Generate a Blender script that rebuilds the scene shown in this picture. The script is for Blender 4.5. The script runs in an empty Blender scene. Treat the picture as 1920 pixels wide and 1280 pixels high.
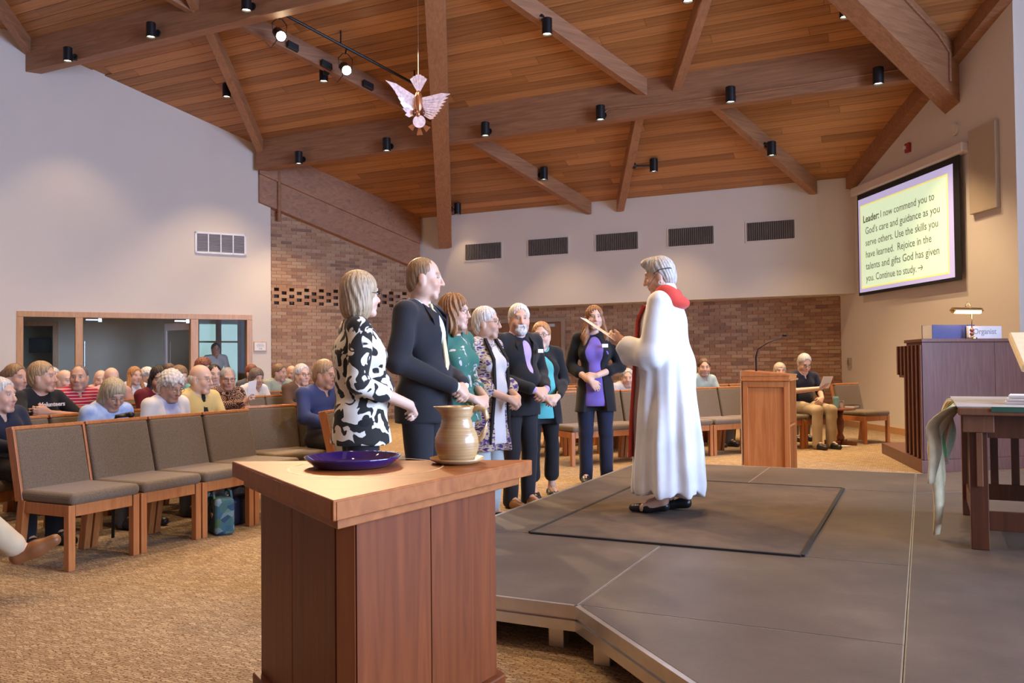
import bpy, bmesh, math, random
import numpy as np
from mathutils import Vector, Matrix
random.seed(7); np.random.seed(7)
scene = bpy.context.scene
COL = scene.collection
# ------------------------------------------------------------------ camera
F = 1600.0; PIT = math.radians(1.278); ROL = math.radians(-0.566); H = 1.21
cp, sp = math.cos(PIT), math.sin(PIT); cr, sr = math.cos(ROL), math.sin(ROL)
right = Vector((1, 0, 0)); down = Vector((0, sp, -cp)); fwd = Vector((0, cp, sp))
rx = cr * right - (-sr) * 0 * down - sr * down      # image x axis
dn = sr * right + cr * down
rx = cr * right - sr * down
cam_d = bpy.data.cameras.new('camera'); cam = bpy.data.objects.new('camera', cam_d); COL.objects.link(cam)
cam_d.sensor_width = 36.0; cam_d.lens = 36.0 * F / 1920.0; cam_d.clip_end = 200
cam.matrix_world = Matrix(((rx.x, -dn.x, -fwd.x, 0), (rx.y, -dn.y, -fwd.y, 0), (rx.z, -dn.z, -fwd.z, H), (0, 0, 0, 1)))
scene.camera = cam
# ------------------------------------------------------------------ world, daylight, exposure
world = bpy.data.worlds.new('world'); scene.world = world; world.use_nodes = True
bg = world.node_tree.nodes['Background']; bg.inputs[0].default_value = (0.62, 0.74, 1.0, 1); bg.inputs[1].default_value = 0.35
vs = scene.view_settings
vs.view_transform = 'Standard'; vs.look = 'None'; vs.exposure = -0.02; vs.gamma = 1.0; vs.use_curve_mapping = False

def light(name, kind, loc, target, power, color, **kw):
    l = bpy.data.lights.new(name, kind); o = bpy.data.objects.new(name, l); COL.objects.link(o)
    l.energy = power; l.color = color
    for k, v in kw.items(): setattr(l, k, v)
    o.location = loc
    d = Vector(target) - Vector(loc)
    o.rotation_euler = d.to_track_quat('-Z', 'Y').to_euler()
    return o
# daylight entering by the tall windows in the side wall right of and behind the camera
light('window_right_offscreen', 'AREA', (8.9, 0.15, 3.2), (0.0, 0.15, 3.0), 4200, (0.48, 0.64, 1.0), shape='RECTANGLE', size=9.4, size_y=4.8)

# ------------------------------------------------------------------ pixel -> place
def ray(x, y):
    X = (x - 960) / F; Y = (y - 640) / F
    X, Y = cr * X + sr * Y, -sr * X + cr * Y
    return np.array([X, cp + Y * sp, sp - Y * cp])
CAM = np.array([0, 0, H])
def onz(x, y, z=0.0):
    r = ray(x, y); return CAM + (z - H) / r[2] * r
def onplane(x, y, p, n):
    r = ray(x, y); return CAM + np.dot(np.array(p) - CAM, n) / np.dot(r, n) * r
def atdepth(x, y, D):
    r = ray(x, y); return CAM + D / r[1] * r
def azv(a):
    a = math.radians(a); return np.array([math.sin(a), math.cos(a), 0.0])
A2 = -4.276
D1, D2, DL = azv(A2 - 60), azv(A2), azv(60)
NIN = np.array([-0.43403649, -0.90089529, 0.0])       # from the back wall into the room
U = -D1; V = -NIN                                      # stage / seating axes
S0 = np.array([5.9281211, 14.6651181, 0.0]); R0 = np.array([6.0197, 13.4400, 0.0]); B0 = np.array([-2.0512, 18.5094, 0.0])
NR = np.array([-math.cos(math.radians(A2)), math.sin(math.radians(A2)), 0.0])   # right wall, into the room
NL = np.array([0.5, -0.8660254, 0.0])                  # left wall, into the room
PITCH = 0.4167; EAVE = 4.34
def AN(a, n, z=0.0): return S0 + a * D1 + n * NIN + np.array([0, 0, z])
def ceil_z(n): return EAVE + PITCH * n
def CE(a, n, dz=0.0): return AN(a, n, ceil_z(n) + dz)
def LW(t, off=0.0, z=0.0): return B0 + t * DL + off * NL + np.array([0, 0, z])     # t<0 comes toward the left of the frame
def RW(t, off=0.0, z=0.0): return R0 + t * D2 + off * NR + np.array([0, 0, z])

# ------------------------------------------------------------------ materials
MATS = {}
def nt(name):
    m = bpy.data.materials.new(name); m.use_nodes = True; t = m.node_tree
    return m, t, t.nodes['Principled BSDF']
def node(t, kind, **kw):
    n = t.nodes.new(kind)
    for k, v in kw.items():
        if k in n.inputs: n.inputs[k].default_value = v
        else: setattr(n, k, v)
    return n
def ramp(t, fac, cols, interp='LINEAR'):
    r = t.nodes.new('ShaderNodeValToRGB'); cr_ = r.color_ramp; cr_.interpolation = interp
    while len(cr_.elements) < len(cols): cr_.elements.new(0.5)
    for e, (p, c) in zip(cr_.elements, cols): e.position = p; e.color = (*c, 1)
    t.links.new(fac, r.inputs[0]); return r
def coords(t, kind='Object', scale=(1, 1, 1), rot=(0, 0, 0)):
    tc = t.nodes.new('ShaderNodeTexCoord'); mp = t.nodes.new('ShaderNodeMapping')
    mp.inputs['Scale'].default_value = scale; mp.inputs['Rotation'].default_value = rot
    t.links.new(tc.outputs[kind], mp.inputs[0]); return mp.outputs[0]
def bump(t, b, h, strength=0.2, dist=0.01):
    n = t.nodes.new('ShaderNodeBump'); n.inputs['Strength'].default_value = strength; n.inputs['Distance'].default_value = dist
    t.links.new(h, n.inputs['Height']); t.links.new(n.outputs[0], b.inputs['Normal'])
def plain(name, col, rough=0.6, metal=0.0, var=0.08, scale=6.0, bumps=0.0, spec=None, coat=0.0, trans=0.0, alpha=1.0):
    if name in MATS: return MATS[name]
    m, t, b = nt(name)
    b.inputs['Roughness'].default_value = rough; b.inputs['Metallic'].default_value = metal
    if spec is not None: b.inputs['Specular IOR Level'].default_value = spec
    b.inputs['Coat Weight'].default_value = coat; b.inputs['Transmission Weight'].default_value = trans; b.inputs['Alpha'].default_value = alpha
    ns = node(t, 'ShaderNodeTexNoise', Scale=scale, Detail=4.0); t.links.new(coords(t), ns.inputs['Vector'])
    lo = tuple(max(0, c * (1 - var)) for c in col); hi = tuple(min(1, c * (1 + var)) for c in col)
    r = ramp(t, ns.outputs['Fac'], [(0.3, lo), (0.7, hi)]); t.links.new(r.outputs[0], b.inputs['Base Color'])
    if bumps: bump(t, b, ns.outputs['Fac'], bumps, 0.01)
    MATS[name] = m; return m
def wood(name, dark, light_, rough=0.45, axis='X', scale=1.0, rand=0.0, coat=0.0):
    if name in MATS: return MATS[name]
    m, t, b = nt(name); s = {'X': (0.6, 9, 9), 'Y': (9, 0.6, 9), 'Z': (9, 9, 0.6)}[axis]
    c = coords(t, 'Object', tuple(k * scale for k in s))
    ns = node(t, 'ShaderNodeTexNoise', Scale=3.0, Detail=6.0, Distortion=1.2); t.links.new(c, ns.inputs['Vector'])
    fac = ns.outputs['Fac']
    if rand:
        oi = t.nodes.new('ShaderNodeObjectInfo'); mm = node(t, 'ShaderNodeMath', operation='MULTIPLY_ADD')
        t.links.new(oi.outputs['Random'], mm.inputs[0]); mm.inputs[1].default_value = rand; mm.inputs[2].default_value = -rand / 2
        ad = node(t, 'ShaderNodeMath', operation='ADD'); t.links.new(fac, ad.inputs[0]); t.links.new(mm.outputs[0], ad.inputs[1]); fac = ad.outputs[0]
    r = ramp(t, fac, [(0.25, dark), (0.75, light_)]); t.links.new(r.outputs[0], b.inputs['Base Color'])
    b.inputs['Roughness'].default_value = rough; b.inputs['Coat Weight'].default_value = coat; b.inputs['Coat Roughness'].default_value = 0.15
    bump(t, b, ns.outputs['Fac'], 0.06, 0.004)
    MATS[name] = m; return m
def emit(name, col, strength):
    if name in MATS: return MATS[name]
    m, t, b = nt(name); b.inputs['Base Color'].default_value = (*col, 1); b.inputs['Emission Color'].default_value = (*col, 1); b.inputs['Emission Strength'].default_value = strength
    MATS[name] = m; return m
def glass(name, col=(0.95, 0.98, 0.97), rough=0.02, ior=1.1):
    if name in MATS: return MATS[name]
    m, t, b = nt(name); b.inputs['Base Color'].default_value = (*col, 1); b.inputs['Roughness'].default_value = rough
    b.inputs['Transmission Weight'].default_value = 1.0; b.inputs['IOR'].default_value = ior
    MATS[name] = m; return m

def carpet_mat():
    m, t, b = nt('carpet_loop')
    c = coords(t, 'Object', (1, 1, 1), (0, 0, math.radians(25)))
    br = node(t, 'ShaderNodeTexBrick', Scale=1.0); br.inputs['Color1'].default_value = (0.48, 0.36, 0.23, 1); br.inputs['Color2'].default_value = (0.31, 0.22, 0.135, 1); br.inputs['Mortar'].default_value = (0.16, 0.09, 0.04, 1)
    br.inputs['Brick Width'].default_value = 0.05; br.inputs['Row Height'].default_value = 0.017; br.inputs['Mortar Size'].default_value = 0.0025; br.inputs['Mortar Smooth'].default_value = 0.6; br.inputs['Bias'].default_value = 0.1
    dz = node(t, 'ShaderNodeTexNoise', Scale=38.0, Detail=4.0); t.links.new(c, dz.inputs['Vector'])
    mx = node(t, 'ShaderNodeMixRGB', blend_type='ADD'); mx.inputs[0].default_value = 0.045; t.links.new(c, mx.inputs[1]); t.links.new(dz.outputs['Color'], mx.inputs[2])
    t.links.new(mx.outputs[0], br.inputs['Vector'])
    big = node(t, 'ShaderNodeTexNoise', Scale=0.8, Detail=3.0); t.links.new(c, big.inputs['Vector'])
    m2 = node(t, 'ShaderNodeMixRGB', blend_type='MULTIPLY'); m2.inputs[0].default_value = 0.5
    rr = ramp(t, big.outputs['Fac'], [(0.3, (0.75, 0.75, 0.75)), (0.7, (1, 1, 1))]); t.links.new(br.outputs['Color'], m2.inputs[1]); t.links.new(rr.outputs[0], m2.inputs[2])
    t.links.new(m2.outputs[0], b.inputs['Base Color']); b.inputs['Roughness'].default_value = 0.95; b.inputs['Specular IOR Level'].default_value = 0.1
    bump(t, b, br.outputs['Fac'], 0.5, 0.004)
    return m
def brick_mat(name, island):
    m, t, b = nt(name)
    if island: src = t.nodes.new('ShaderNodeNewGeometry').outputs['Random Per Island']
    else: src = t.nodes.new('ShaderNodeObjectInfo').outputs['Random']
    r = ramp(t, src, [(0.0, (0.40, 0.205, 0.115)), (0.3, (0.52, 0.31, 0.185)), (0.55, (0.58, 0.38, 0.235)), (0.8, (0.47, 0.25, 0.145)), (1.0, (0.30, 0.165, 0.11))])
    ns = node(t, 'ShaderNodeTexNoise', Scale=45.0, Detail=4.0); t.links.new(coords(t), ns.inputs['Vector'])
    mx = node(t, 'ShaderNodeMixRGB', blend_type='MULTIPLY'); mx.inputs[0].default_value = 0.35; t.links.new(r.outputs[0], mx.inputs[1]); t.links.new(ns.outputs['Color'], mx.inputs[2])
    t.links.new(mx.outputs[0], b.inputs['Base Color']); b.inputs['Roughness'].default_value = 0.9; bump(t, b, ns.outputs['Fac'], 0.3, 0.004)
    return m
M_WALL = plain('wall_paint', (0.70, 0.64, 0.57), 0.85, var=0.015, scale=2)
M_TAN = M_WALL
M_SOFF = M_WALL
M_CARPET = carpet_mat()
M_BEAM = wood('beam_wood', (0.25, 0.11, 0.05), (0.42, 0.20, 0.095), 0.55, 'X', 0.8, 0.12)
M_PLANK = wood('plank_wood', (0.28, 0.115, 0.036), (0.54, 0.245, 0.085), 0.5, 'X', 0.9, 0.45)
M_PLANKS = wood('plank_wood_far', (0.33, 0.14, 0.045), (0.48, 0.22, 0.075), 0.5, 'X', 0.9)
M_OAK = wood('oak_frame', (0.46, 0.23, 0.09), (0.62, 0.35, 0.16), 0.4, 'Z', 1.5)
M_CHERRY = wood('cherry_chair', (0.34, 0.11, 0.03), (0.52, 0.20, 0.06), 0.35, 'Z', 1.5)
M_DKCH = wood('dark_cherry', (0.13, 0.04, 0.02), (0.24, 0.08, 0.04), 0.35, 'Z', 1.2)
M_BLACK = plain('black_metal', (0.012, 0.012, 0.014), 0.4, 0.3, var=0.1)
M_WHITE = plain('white_enamel', (0.8, 0.8, 0.82), 0.4, var=0.02)
M_STEEL = plain('steel', (0.6, 0.6, 0.6), 0.3, 1.0, var=0.05)
M_BRASS = plain('brass', (0.75, 0.50, 0.20), 0.25, 1.0, var=0.08)
M_PAPER = plain('paper', (0.85, 0.84, 0.82), 0.7, var=0.02)
M_MORTAR = plain('mortar', (0.52, 0.40, 0.29), 0.95, var=0.1, scale=20)
M_DARKHOLE = plain('vent_dark', (0.06, 0.055, 0.05), 0.8)

# ------------------------------------------------------------------ mesh building
class MB:
    def __init__(s): s.v = []; s.f = []; s.m = []
    def add(s, vs_, fs, mi=0):
        o = len(s.v); s.v += [tuple(map(float, p)) for p in vs_]
        s.f += [tuple(o + i for i in f) for f in fs]; s.m += [mi] * len(fs); return s
    def obox(s, o, ex, ey, ez, mi=0):
        o, ex, ey, ez = (np.array(q, float) for q in (o, ex, ey, ez))
        p = [o, o + ex, o + ex + ey, o + ey]; p += [q + ez for q in p]
        fs = [(0, 3, 2, 1), (4, 5, 6, 7), (0, 1, 5, 4), (1, 2, 6, 5), (2, 3, 7, 6), (3, 0, 4, 7)]
        if np.dot(np.cross(ex, ey), ez) < 0: fs = [tuple(reversed(f)) for f in fs]
        return s.add(p, fs, mi)
    def box(s, x0, x1, y0, y1, z0, z1, mi=0): return s.obox((x0, y0, z0), (x1 - x0, 0, 0), (0, y1 - y0, 0), (0, 0, z1 - z0), mi)
    def prism(s, poly, z0, z1, mi=0):
        n = len(poly); vs_ = [(x, y, z0) for x, y in poly] + [(x, y, z1) for x, y in poly]
        ar = sum(poly[i][0] * poly[(i + 1) % n][1] - poly[(i + 1) % n][0] * poly[i][1] for i in range(n))
        fs = [tuple(range(n - 1, -1, -1)), tuple(range(n, 2 * n))] + [(i, (i + 1) % n, n + (i + 1) % n, n + i) for i in range(n)]
        if ar < 0: fs = [tuple(reversed(f)) for f in fs]
        return s.add(vs_, fs, mi)
    def cyl(s, p0, p1, r0, r1=None, n=16, mi=0, caps=True):
        r1 = r0 if r1 is None else r1
        p0, p1 = np.array(p0, float), np.array(p1, float); d = p1 - p0; d = d / (np.linalg.norm(d) + 1e-9)
        a = np.cross(d, (0, 0, 1.0)); a = a if np.linalg.norm(a) > 1e-3 else np.array([1.0, 0, 0]); a /= np.linalg.norm(a); b = np.cross(d, a)
        vs_ = [p0 + r0 * (math.cos(2 * math.pi * i / n) * a + math.sin(2 * math.pi * i / n) * b) for i in range(n)]
        vs_ += [p1 + r1 * (math.cos(2 * math.pi * i / n) * a + math.sin(2 * math.pi * i / n) * b) for i in range(n)]
        fs = [(i, n + i, n + (i + 1) % n, (i + 1) % n) for i in range(n)]
        if caps: fs += [tuple(range(n)), tuple(range(2 * n - 1, n - 1, -1))]
        return s.add(vs_, fs, mi)
    def tube(s, path, r, n=8, mi=0):
        path = [np.array(p, float) for p in path]; m = len(path); rings = []
        rr = r if hasattr(r, '__len__') else [r] * m
        up = np.array([0, 0, 1.0])
        for i, p in enumerate(path):
            d = path[min(i + 1, m - 1)] - path[max(i - 1, 0)]; d /= (np.linalg.norm(d) + 1e-9)
            a = np.cross(d, up); a = a if np.linalg.norm(a) > 0.05 else np.cross(d, (0, 1.0, 0)); a /= np.linalg.norm(a); b = np.cross(d, a)
            rings += [p + rr[i] * (math.cos(2 * math.pi * k / n) * a + math.sin(2 * math.pi * k / n) * b) for k in range(n)]
        fs = [(i * n + k, (i + 1) * n + k, (i + 1) * n + (k + 1) % n, i * n + (k + 1) % n) for i in range(m - 1) for k in range(n)]
        fs += [tuple(range(n)), tuple(range(m * n - 1, (m - 1) * n - 1, -1))]
        return s.add(rings, fs, mi)
    def lathe(s, prof, c=(0, 0, 0), n=32, mi=0, sx=1.0, sy=1.0):
        vs_ = [(c[0] + sx * r * math.cos(2 * math.pi * k / n), c[1] + sy * r * math.sin(2 * math.pi * k / n), c[2] + z) for r, z in prof for k in range(n)]
        fs = [(i * n + k, i * n + (k + 1) % n, (i + 1) * n + (k + 1) % n, (i + 1) * n + k) for i in range(len(prof) - 1) for k in range(n)]
        if prof[0][0] > 1e-4: fs.append(tuple(range(n - 1, -1, -1)))
        if prof[-1][0] > 1e-4: fs.append(tuple((len(prof) - 1) * n + k for k in range(n)))
        return s.add(vs_, fs, mi)
    def sph(s, c, r, n=16, m=10, mi=0):
        r = r if hasattr(r, '__len__') else (r, r, r)
        prof = [(math.sin(math.pi * i / m), -math.cos(math.pi * i / m)) for i in range(m + 1)]
        vs_ = [(c[0] + r[0] * q * math.cos(2 * math.pi * k / n), c[1] + r[1] * q * math.sin(2 * math.pi * k / n), c[2] + r[2] * z) for q, z in prof for k in range(n)]
        fs = [(i * n + k, i * n + (k + 1) % n, (i + 1) * n + (k + 1) % n, (i + 1) * n + k) for i in range(m) for k in range(n)]
        return s.add(vs_, fs, mi)
    def mesh(s, name, mats, smooth=False):
        me = bpy.data.meshes.new(name); me.from_pydata(s.v, [], s.f); me.update()
        for q in (mats if isinstance(mats, (list, tuple)) else [mats]): me.materials.append(q)
        if any(s.m): me.polygons.foreach_set('material_index', s.m)
        if smooth: me.polygons.foreach_set('use_smooth', [True] * len(me.polygons))
        return me
    def build(s, name, mats, parent=None, smooth=False, bev=0.0, loc=None, rotz=0.0):
        me = s.mesh(name, mats, smooth); return link(name, me, parent, bev, loc, rotz, smooth)
def link(name, me, parent=None, bev=0.0, loc=None, rotz=0.0, smooth=False):
    o = bpy.data.objects.new(name, me); COL.objects.link(o); o.parent = parent
    if loc is not None: o.location = tuple(map(float, loc))
    if rotz: o.rotation_euler = (0, 0, rotz)
    if bev:
        b = o.modifiers.new('bevel', 'BEVEL'); b.width = bev; b.segments = 2; b.limit_method = 'ANGLE'
    if smooth and bev == 0:
        pass
    return o
def tag(o, label=None, cat=None, group=None, kind=None):
    if label: o['label'] = label
    if cat: o['category'] = cat
    if group: o['group'] = group
    if kind: o['kind'] = kind
    return o
def thing(name, label, cat, loc=(0, 0, 0), rotz=0.0, group=None):
    o = bpy.data.objects.new(name, None); COL.objects.link(o); o.empty_display_size = 0.1
    o.location = tuple(map(float, loc)); o.rotation_euler = (0, 0, rotz); return tag(o, label, cat, group)
def copy_tree(o, parent=None):
    c = o.copy(); COL.objects.link(c); c.parent = parent
    for ch in list(o.children): copy_tree(ch, c)
    return c
def azrot(a): return -math.radians(a)
Z1 = np.array([0, 0, 1.0])

# ------------------------------------------------------------------ the setting
fl = MB(); fl.obox((-13.5, -9, -0.1), (23, 0, 0), (0, 30, 0), (0, 0, 0.1)); tag(fl.build('floor', M_CARPET), kind='structure')
# right wall (tan), its return and the recessed window wall
w = MB(); w.obox(RW(-2.97, -0.25), 5.1 * D2, 0.25 * NR, 7.5 * Z1); tag(w.build('wall_right', M_TAN), kind='structure')
w = MB(); w.obox(RW(-2.97, -0.25), -0.001 * D2, -1.55 * NR, 7.5 * Z1); w.obox(RW(-2.96, -1.6), 5.0 * D2, -0.2 * NR, 7.5 * Z1); w.obox(RW(-5.2, -1.6), 2.25 * D2, -0.2 * NR, 7.5 * Z1)
tag(w.build('wall_recess', M_WALL), kind='structure')
w = MB()
for t0, t1 in ((-4.3, 0.35), (-9.2, -8.8), (-14.0, -13.4)):
    w.box(8.35, 8.55, t0 + 9, t1 + 9, 0, 7)
w.box(8.35, 8.55, -8, 9.3, 0, 0.7); w.box(8.35, 8.55, -8, 9.3, 5.6, 7)
tag(w.build('wall_window_side', M_WALL), kind='structure')
# rear and left enclosure
LC = LW(-12.2, 0.06)
w = MB(); w.obox((LC[0], LC[1], 0), (-0.2, 0, 0), (0, -LC[1] - 8, 0), (0, 0, 8.6)); tag(w.build('wall_far_left', M_WALL), kind='structure')
w = MB(); w.box(-13.4, -4.0, -8.2, -8, 0, 8); w.box(6.0, 8.5, -8.2, -8, 0, 8); w.box(-4, 6, -8.2, -8, 0, 1.0); w.box(-4, 6, -8.2, -8, 5.6, 8)
tag(w.build('wall_rear', M_WALL), kind='structure')
# white left wall with the glazed opening  (t from -7.46 to -3.60, head 2.10)
TW = -3.17; OFF = 0.06
w = MB()
def lw_piece(t0, t1, z0, z1): w.obox(LW(t0, OFF - 0.25, z0), (t1 - t0) * DL, 0.25 * NL, (z1 - z0) * Z1)
lw_piece(-3.60, TW, 0, 5.75); lw_piece(-7.46, -3.60, 2.10, 7.2); lw_piece(-12.2, -7.46, 0, 8.6)
tag(w.build('wall_left', M_WALL), kind='structure')
# frame of the opening, mullions, glass
fr = MB()
def lwb(mb, t0, t1, z0, z1, o0, o1, mi=0): mb.obox(LW(t0, o0, z0), (t1 - t0) * DL, (o1 - o0) * NL, (z1 - z0) * Z1, mi)
win = thing('window_1', None, None); win['kind'] = 'structure'
for nm, (t0, t1, z0, z1) in {'frame_head': (-7.52, -3.54, 2.05, 2.15), 'frame_jamb': (-7.52, -7.42, 0, 2.05), 'frame_jamb.001': (-3.64, -3.54, 0, 2.05), 'mullion': (-6.62, -6.50, 0, 2.05), 'mullion.001': (-4.68, -4.54, 0, 2.05)}.items():
    b = MB(); lwb(b, t0, t1, z0, z1, OFF - 0.17, OFF + 0.025); b.build(nm.split('.')[0], M_OAK, win, bev=0.006)
M_GL = glass('pane_glass')
for t0, t1 in ((-7.42, -6.62), (-4.54, -3.64)):
    b = MB(); lwb(b, t0, t1, 0.02, 2.05, OFF - 0.09, OFF - 0.08); b.build('pane', M_GL, win)
for tt in (-6.45, -4.95):
    b = MB(); lwb(b, tt, tt + 0.26, 2.005, 2.03, OFF - 0.10, OFF - 0.07); lwb(b, tt + 0.2, tt + 0.26, 1.98, 2.05, OFF - 0.12, OFF - 0.05); b.build('door_closer', M_STEEL, win)
# the lobby behind the glass
w = MB(); lwb(w, -12.0, -8.5, 0, 2.9, -3.2, -3.1); lwb(w, -8.5, -6.88, 2.02, 2.9, -3.2, -3.1); lwb(w, -6.88, -2.6, 0, 2.9, -3.2, -3.1)
lwb(w, -9.2, -6.0, 0, 2.5, -4.4, -4.3); lwb(w, -9.2, -9.1, 0, 2.5, -4.3, -3.2); lwb(w, -6.1, -6.0, 0, 2.5, -4.3, -3.2); lwb(w, -9.2, -6.0, 2.4, 2.5, -4.3, -3.2); lwb(w, -2.7, -2.6, 0, 2.9, -3.1, -0.3)
tag(w.build('wall_lobby', plain('paint_lobby', (0.60, 0.57, 0.45), 0.85, var=0.02)), kind='structure')
w = MB(); lwb(w, -12.0, -2.6, 2.85, 2.95, -3.2, OFF - 0.26); tag(w.build('ceiling_lobby', plain('lobby_ceiling', (0.75, 0.74, 0.68), 0.9, var=0.02)), kind='structure')
b = MB(); lwb(b, -8.60, -8.50, 0, 2.02, -3.1, -3.02); lwb(b, -6.88, -6.78, 0, 2.02, -3.1, -3.02); lwb(b, -8.60, -6.78, 2.02, 2.12, -3.1, -3.02); tag(b.build('trim_1', M_OAK), kind='structure')
b = MB(); lwb(b, -8.50, -6.88, 0.01, 2.02, -3.16, -3.15); tag(b.build('door_1', M_GL), kind='structure')
tv = MB(); lwb(tv, -7.30, -6.88, 1.48, 1.80, -4.305, -4.24); tag(tv.build('wall_screen', plain('screen_off', (0.01, 0.01, 0.012), 0.2), bev=0.008), 'black switched off screen in the lobby behind the glass', 'screen')
lwn = thing('window_2', None, None); lwn['kind'] = 'structure'
for t0, t1 in ((-3.98, -3.62), (-3.50, -3.14)):
    b = MB(); lwb(b, t0, t1, 0.7, 2.1, -3.098, -3.09); b.build('pane', emit('lobby_daylight', (0.40, 0.62, 0.64), 0.8), lwn)
b = MB(); lwb(b, -4.06, -3.98, 0.6, 2.2, -3.1, -3.05); lwb(b, -3.62, -3.50, 0.6, 2.2, -3.1, -3.05); lwb(b, -3.14, -3.06, 0.6, 2.2, -3.1, -3.05); lwb(b, -4.06, -3.06, 1.68, 1.72, -3.1, -3.06); b.build('window_frame', M_OAK, lwn)
# open glass door leaves swung into the lobby
def door_leaf(t, ang, label):
    d = thing('glass_door', label, 'door', LW(t, OFF - 0.12), azrot(60) + math.radians(90) + ang, 'glass doors to the lobby')
    b = MB(); b.box(0, 0.06, -0.02, 0.02, 0.02, 2.0); b.box(0.80, 0.86, -0.02, 0.02, 0.02, 2.0); b.box(0.06, 0.80, -0.02, 0.02, 1.86, 2.0); b.box(0.06, 0.80, -0.02, 0.02, 0.02, 0.25); b.build('door_frame', M_WHITE, d, bev=0.004)
    b = MB(); b.box(0.06, 0.80, -0.005, 0.005, 0.25, 1.86); b.build('pane', M_GL, d)
    b = MB(); b.cyl((0.78, -0.06, 0.7), (0.78, -0.06, 1.65), 0.012); b.cyl((0.78, -0.06, 0.75), (0.78, 0.0, 0.75), 0.008); b.cyl((0.78, -0.06, 1.6), (0.78, 0.0, 1.6), 0.008); b.build('pull_handle', M_STEEL, d)
door_leaf(-6.56, math.radians(84), 'open white framed glass door beside the black lobby screen')
door_leaf(-4.60, math.radians(118), 'open white framed glass door by the framed sign end of opening')
# back wall: soffit above, brick recess below
w = MB(); w.obox(AN(-0.15, -0.52, 2.31), 9.6 * D1, 0.52 * NIN, (EAVE + 0.25 - 2.31) * Z1); tag(w.build('wall_back', M_SOFF), kind='structure')
BL = 0.2032; BH = 0.0677; G = 0.010
def brick_face(name, org, du, nn, length, z0, z1, top_fn, pick, skip, label_m):
    """bricks along du from org; nn = outward normal"""
    wall = MB(); wall.obox(org - 0.22 * nn, length * du, 0.215 * nn, z1 * Z1); root = tag(wall.build(name, M_MORTAR), kind='structure')
    unit = MB(); unit.box(0, BL - G, -0.03, 0.012, 0, BH - G); ume = unit.mesh('brick', brick_mat('brick_single_' + name, False))
    half = MB(); half.box(0, BL / 2 - G, -0.03, 0.012, 0, BH - G); hme = half.mesh('brick', ume.materials[0])
    rest = MB(); cand = []
    rot = math.atan2(du[1], du[0])
    flip = np.dot(np.array([-du[1], du[0], 0]), nn) < 0
    k = 0
    for c in range(int(z1 / BH)):
        z = c * BH
        x = -(BL / 2 if c % 2 else 0)
        while x < length:
            xs, xe = max(x, 0), min(x + BL, length)
            st = x; x += BL
            if xe - xs < 0.06 or z + BH > top_fn((xs + xe) / 2): continue
            pr = skip(st, c)
            if pr == 'none': continue
            full = xe - xs > BL - 0.005 and pr != 'half'
            if pr == 'half': xe = xs + BL / 2
            cand.append((xs, xe, z, full, pr == 'half'))
    cand.sort(key=lambda q: pick(q))
    for i, (xs, xe, z, full, hf) in enumerate(cand):
        if i < 300 and (full or hf):
            o = bpy.data.objects.new('brick', ume if full else hme); COL.objects.link(o); o.parent = root
            p = org + (xs if not flip else xe - G) * du + np.array([0, 0, z]) if False else org + xs * du + np.array([0, 0, z])
            o.location = tuple(p); o.rotation_euler = (0, 0, rot)
            if flip: o.scale = (1, -1, 1)
            k += 1
        else:
            dy = nn * random.uniform(0.009, 0.015)
            rest.obox(org + xs * du - 0.03 * nn + np.array([0, 0, z]), (xe - xs - G) * du, 0.03 * nn + dy, (BH - G) * Z1)
    tag(rest.build('brick_field', brick_mat('brick_many_' + name, True), root), kind='stuff')
    return root
def hdr_bottom(x):   # underside of timber header along the left brick wall, x from the far corner toward the camera
    return 3.13 + 0.361 * x
def holes(st, c):
    r = c - 35
    if not 0 <= r < 5: return ''
    ph = (st / (BL * 1.5)) % 1.0
    return ''
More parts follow.
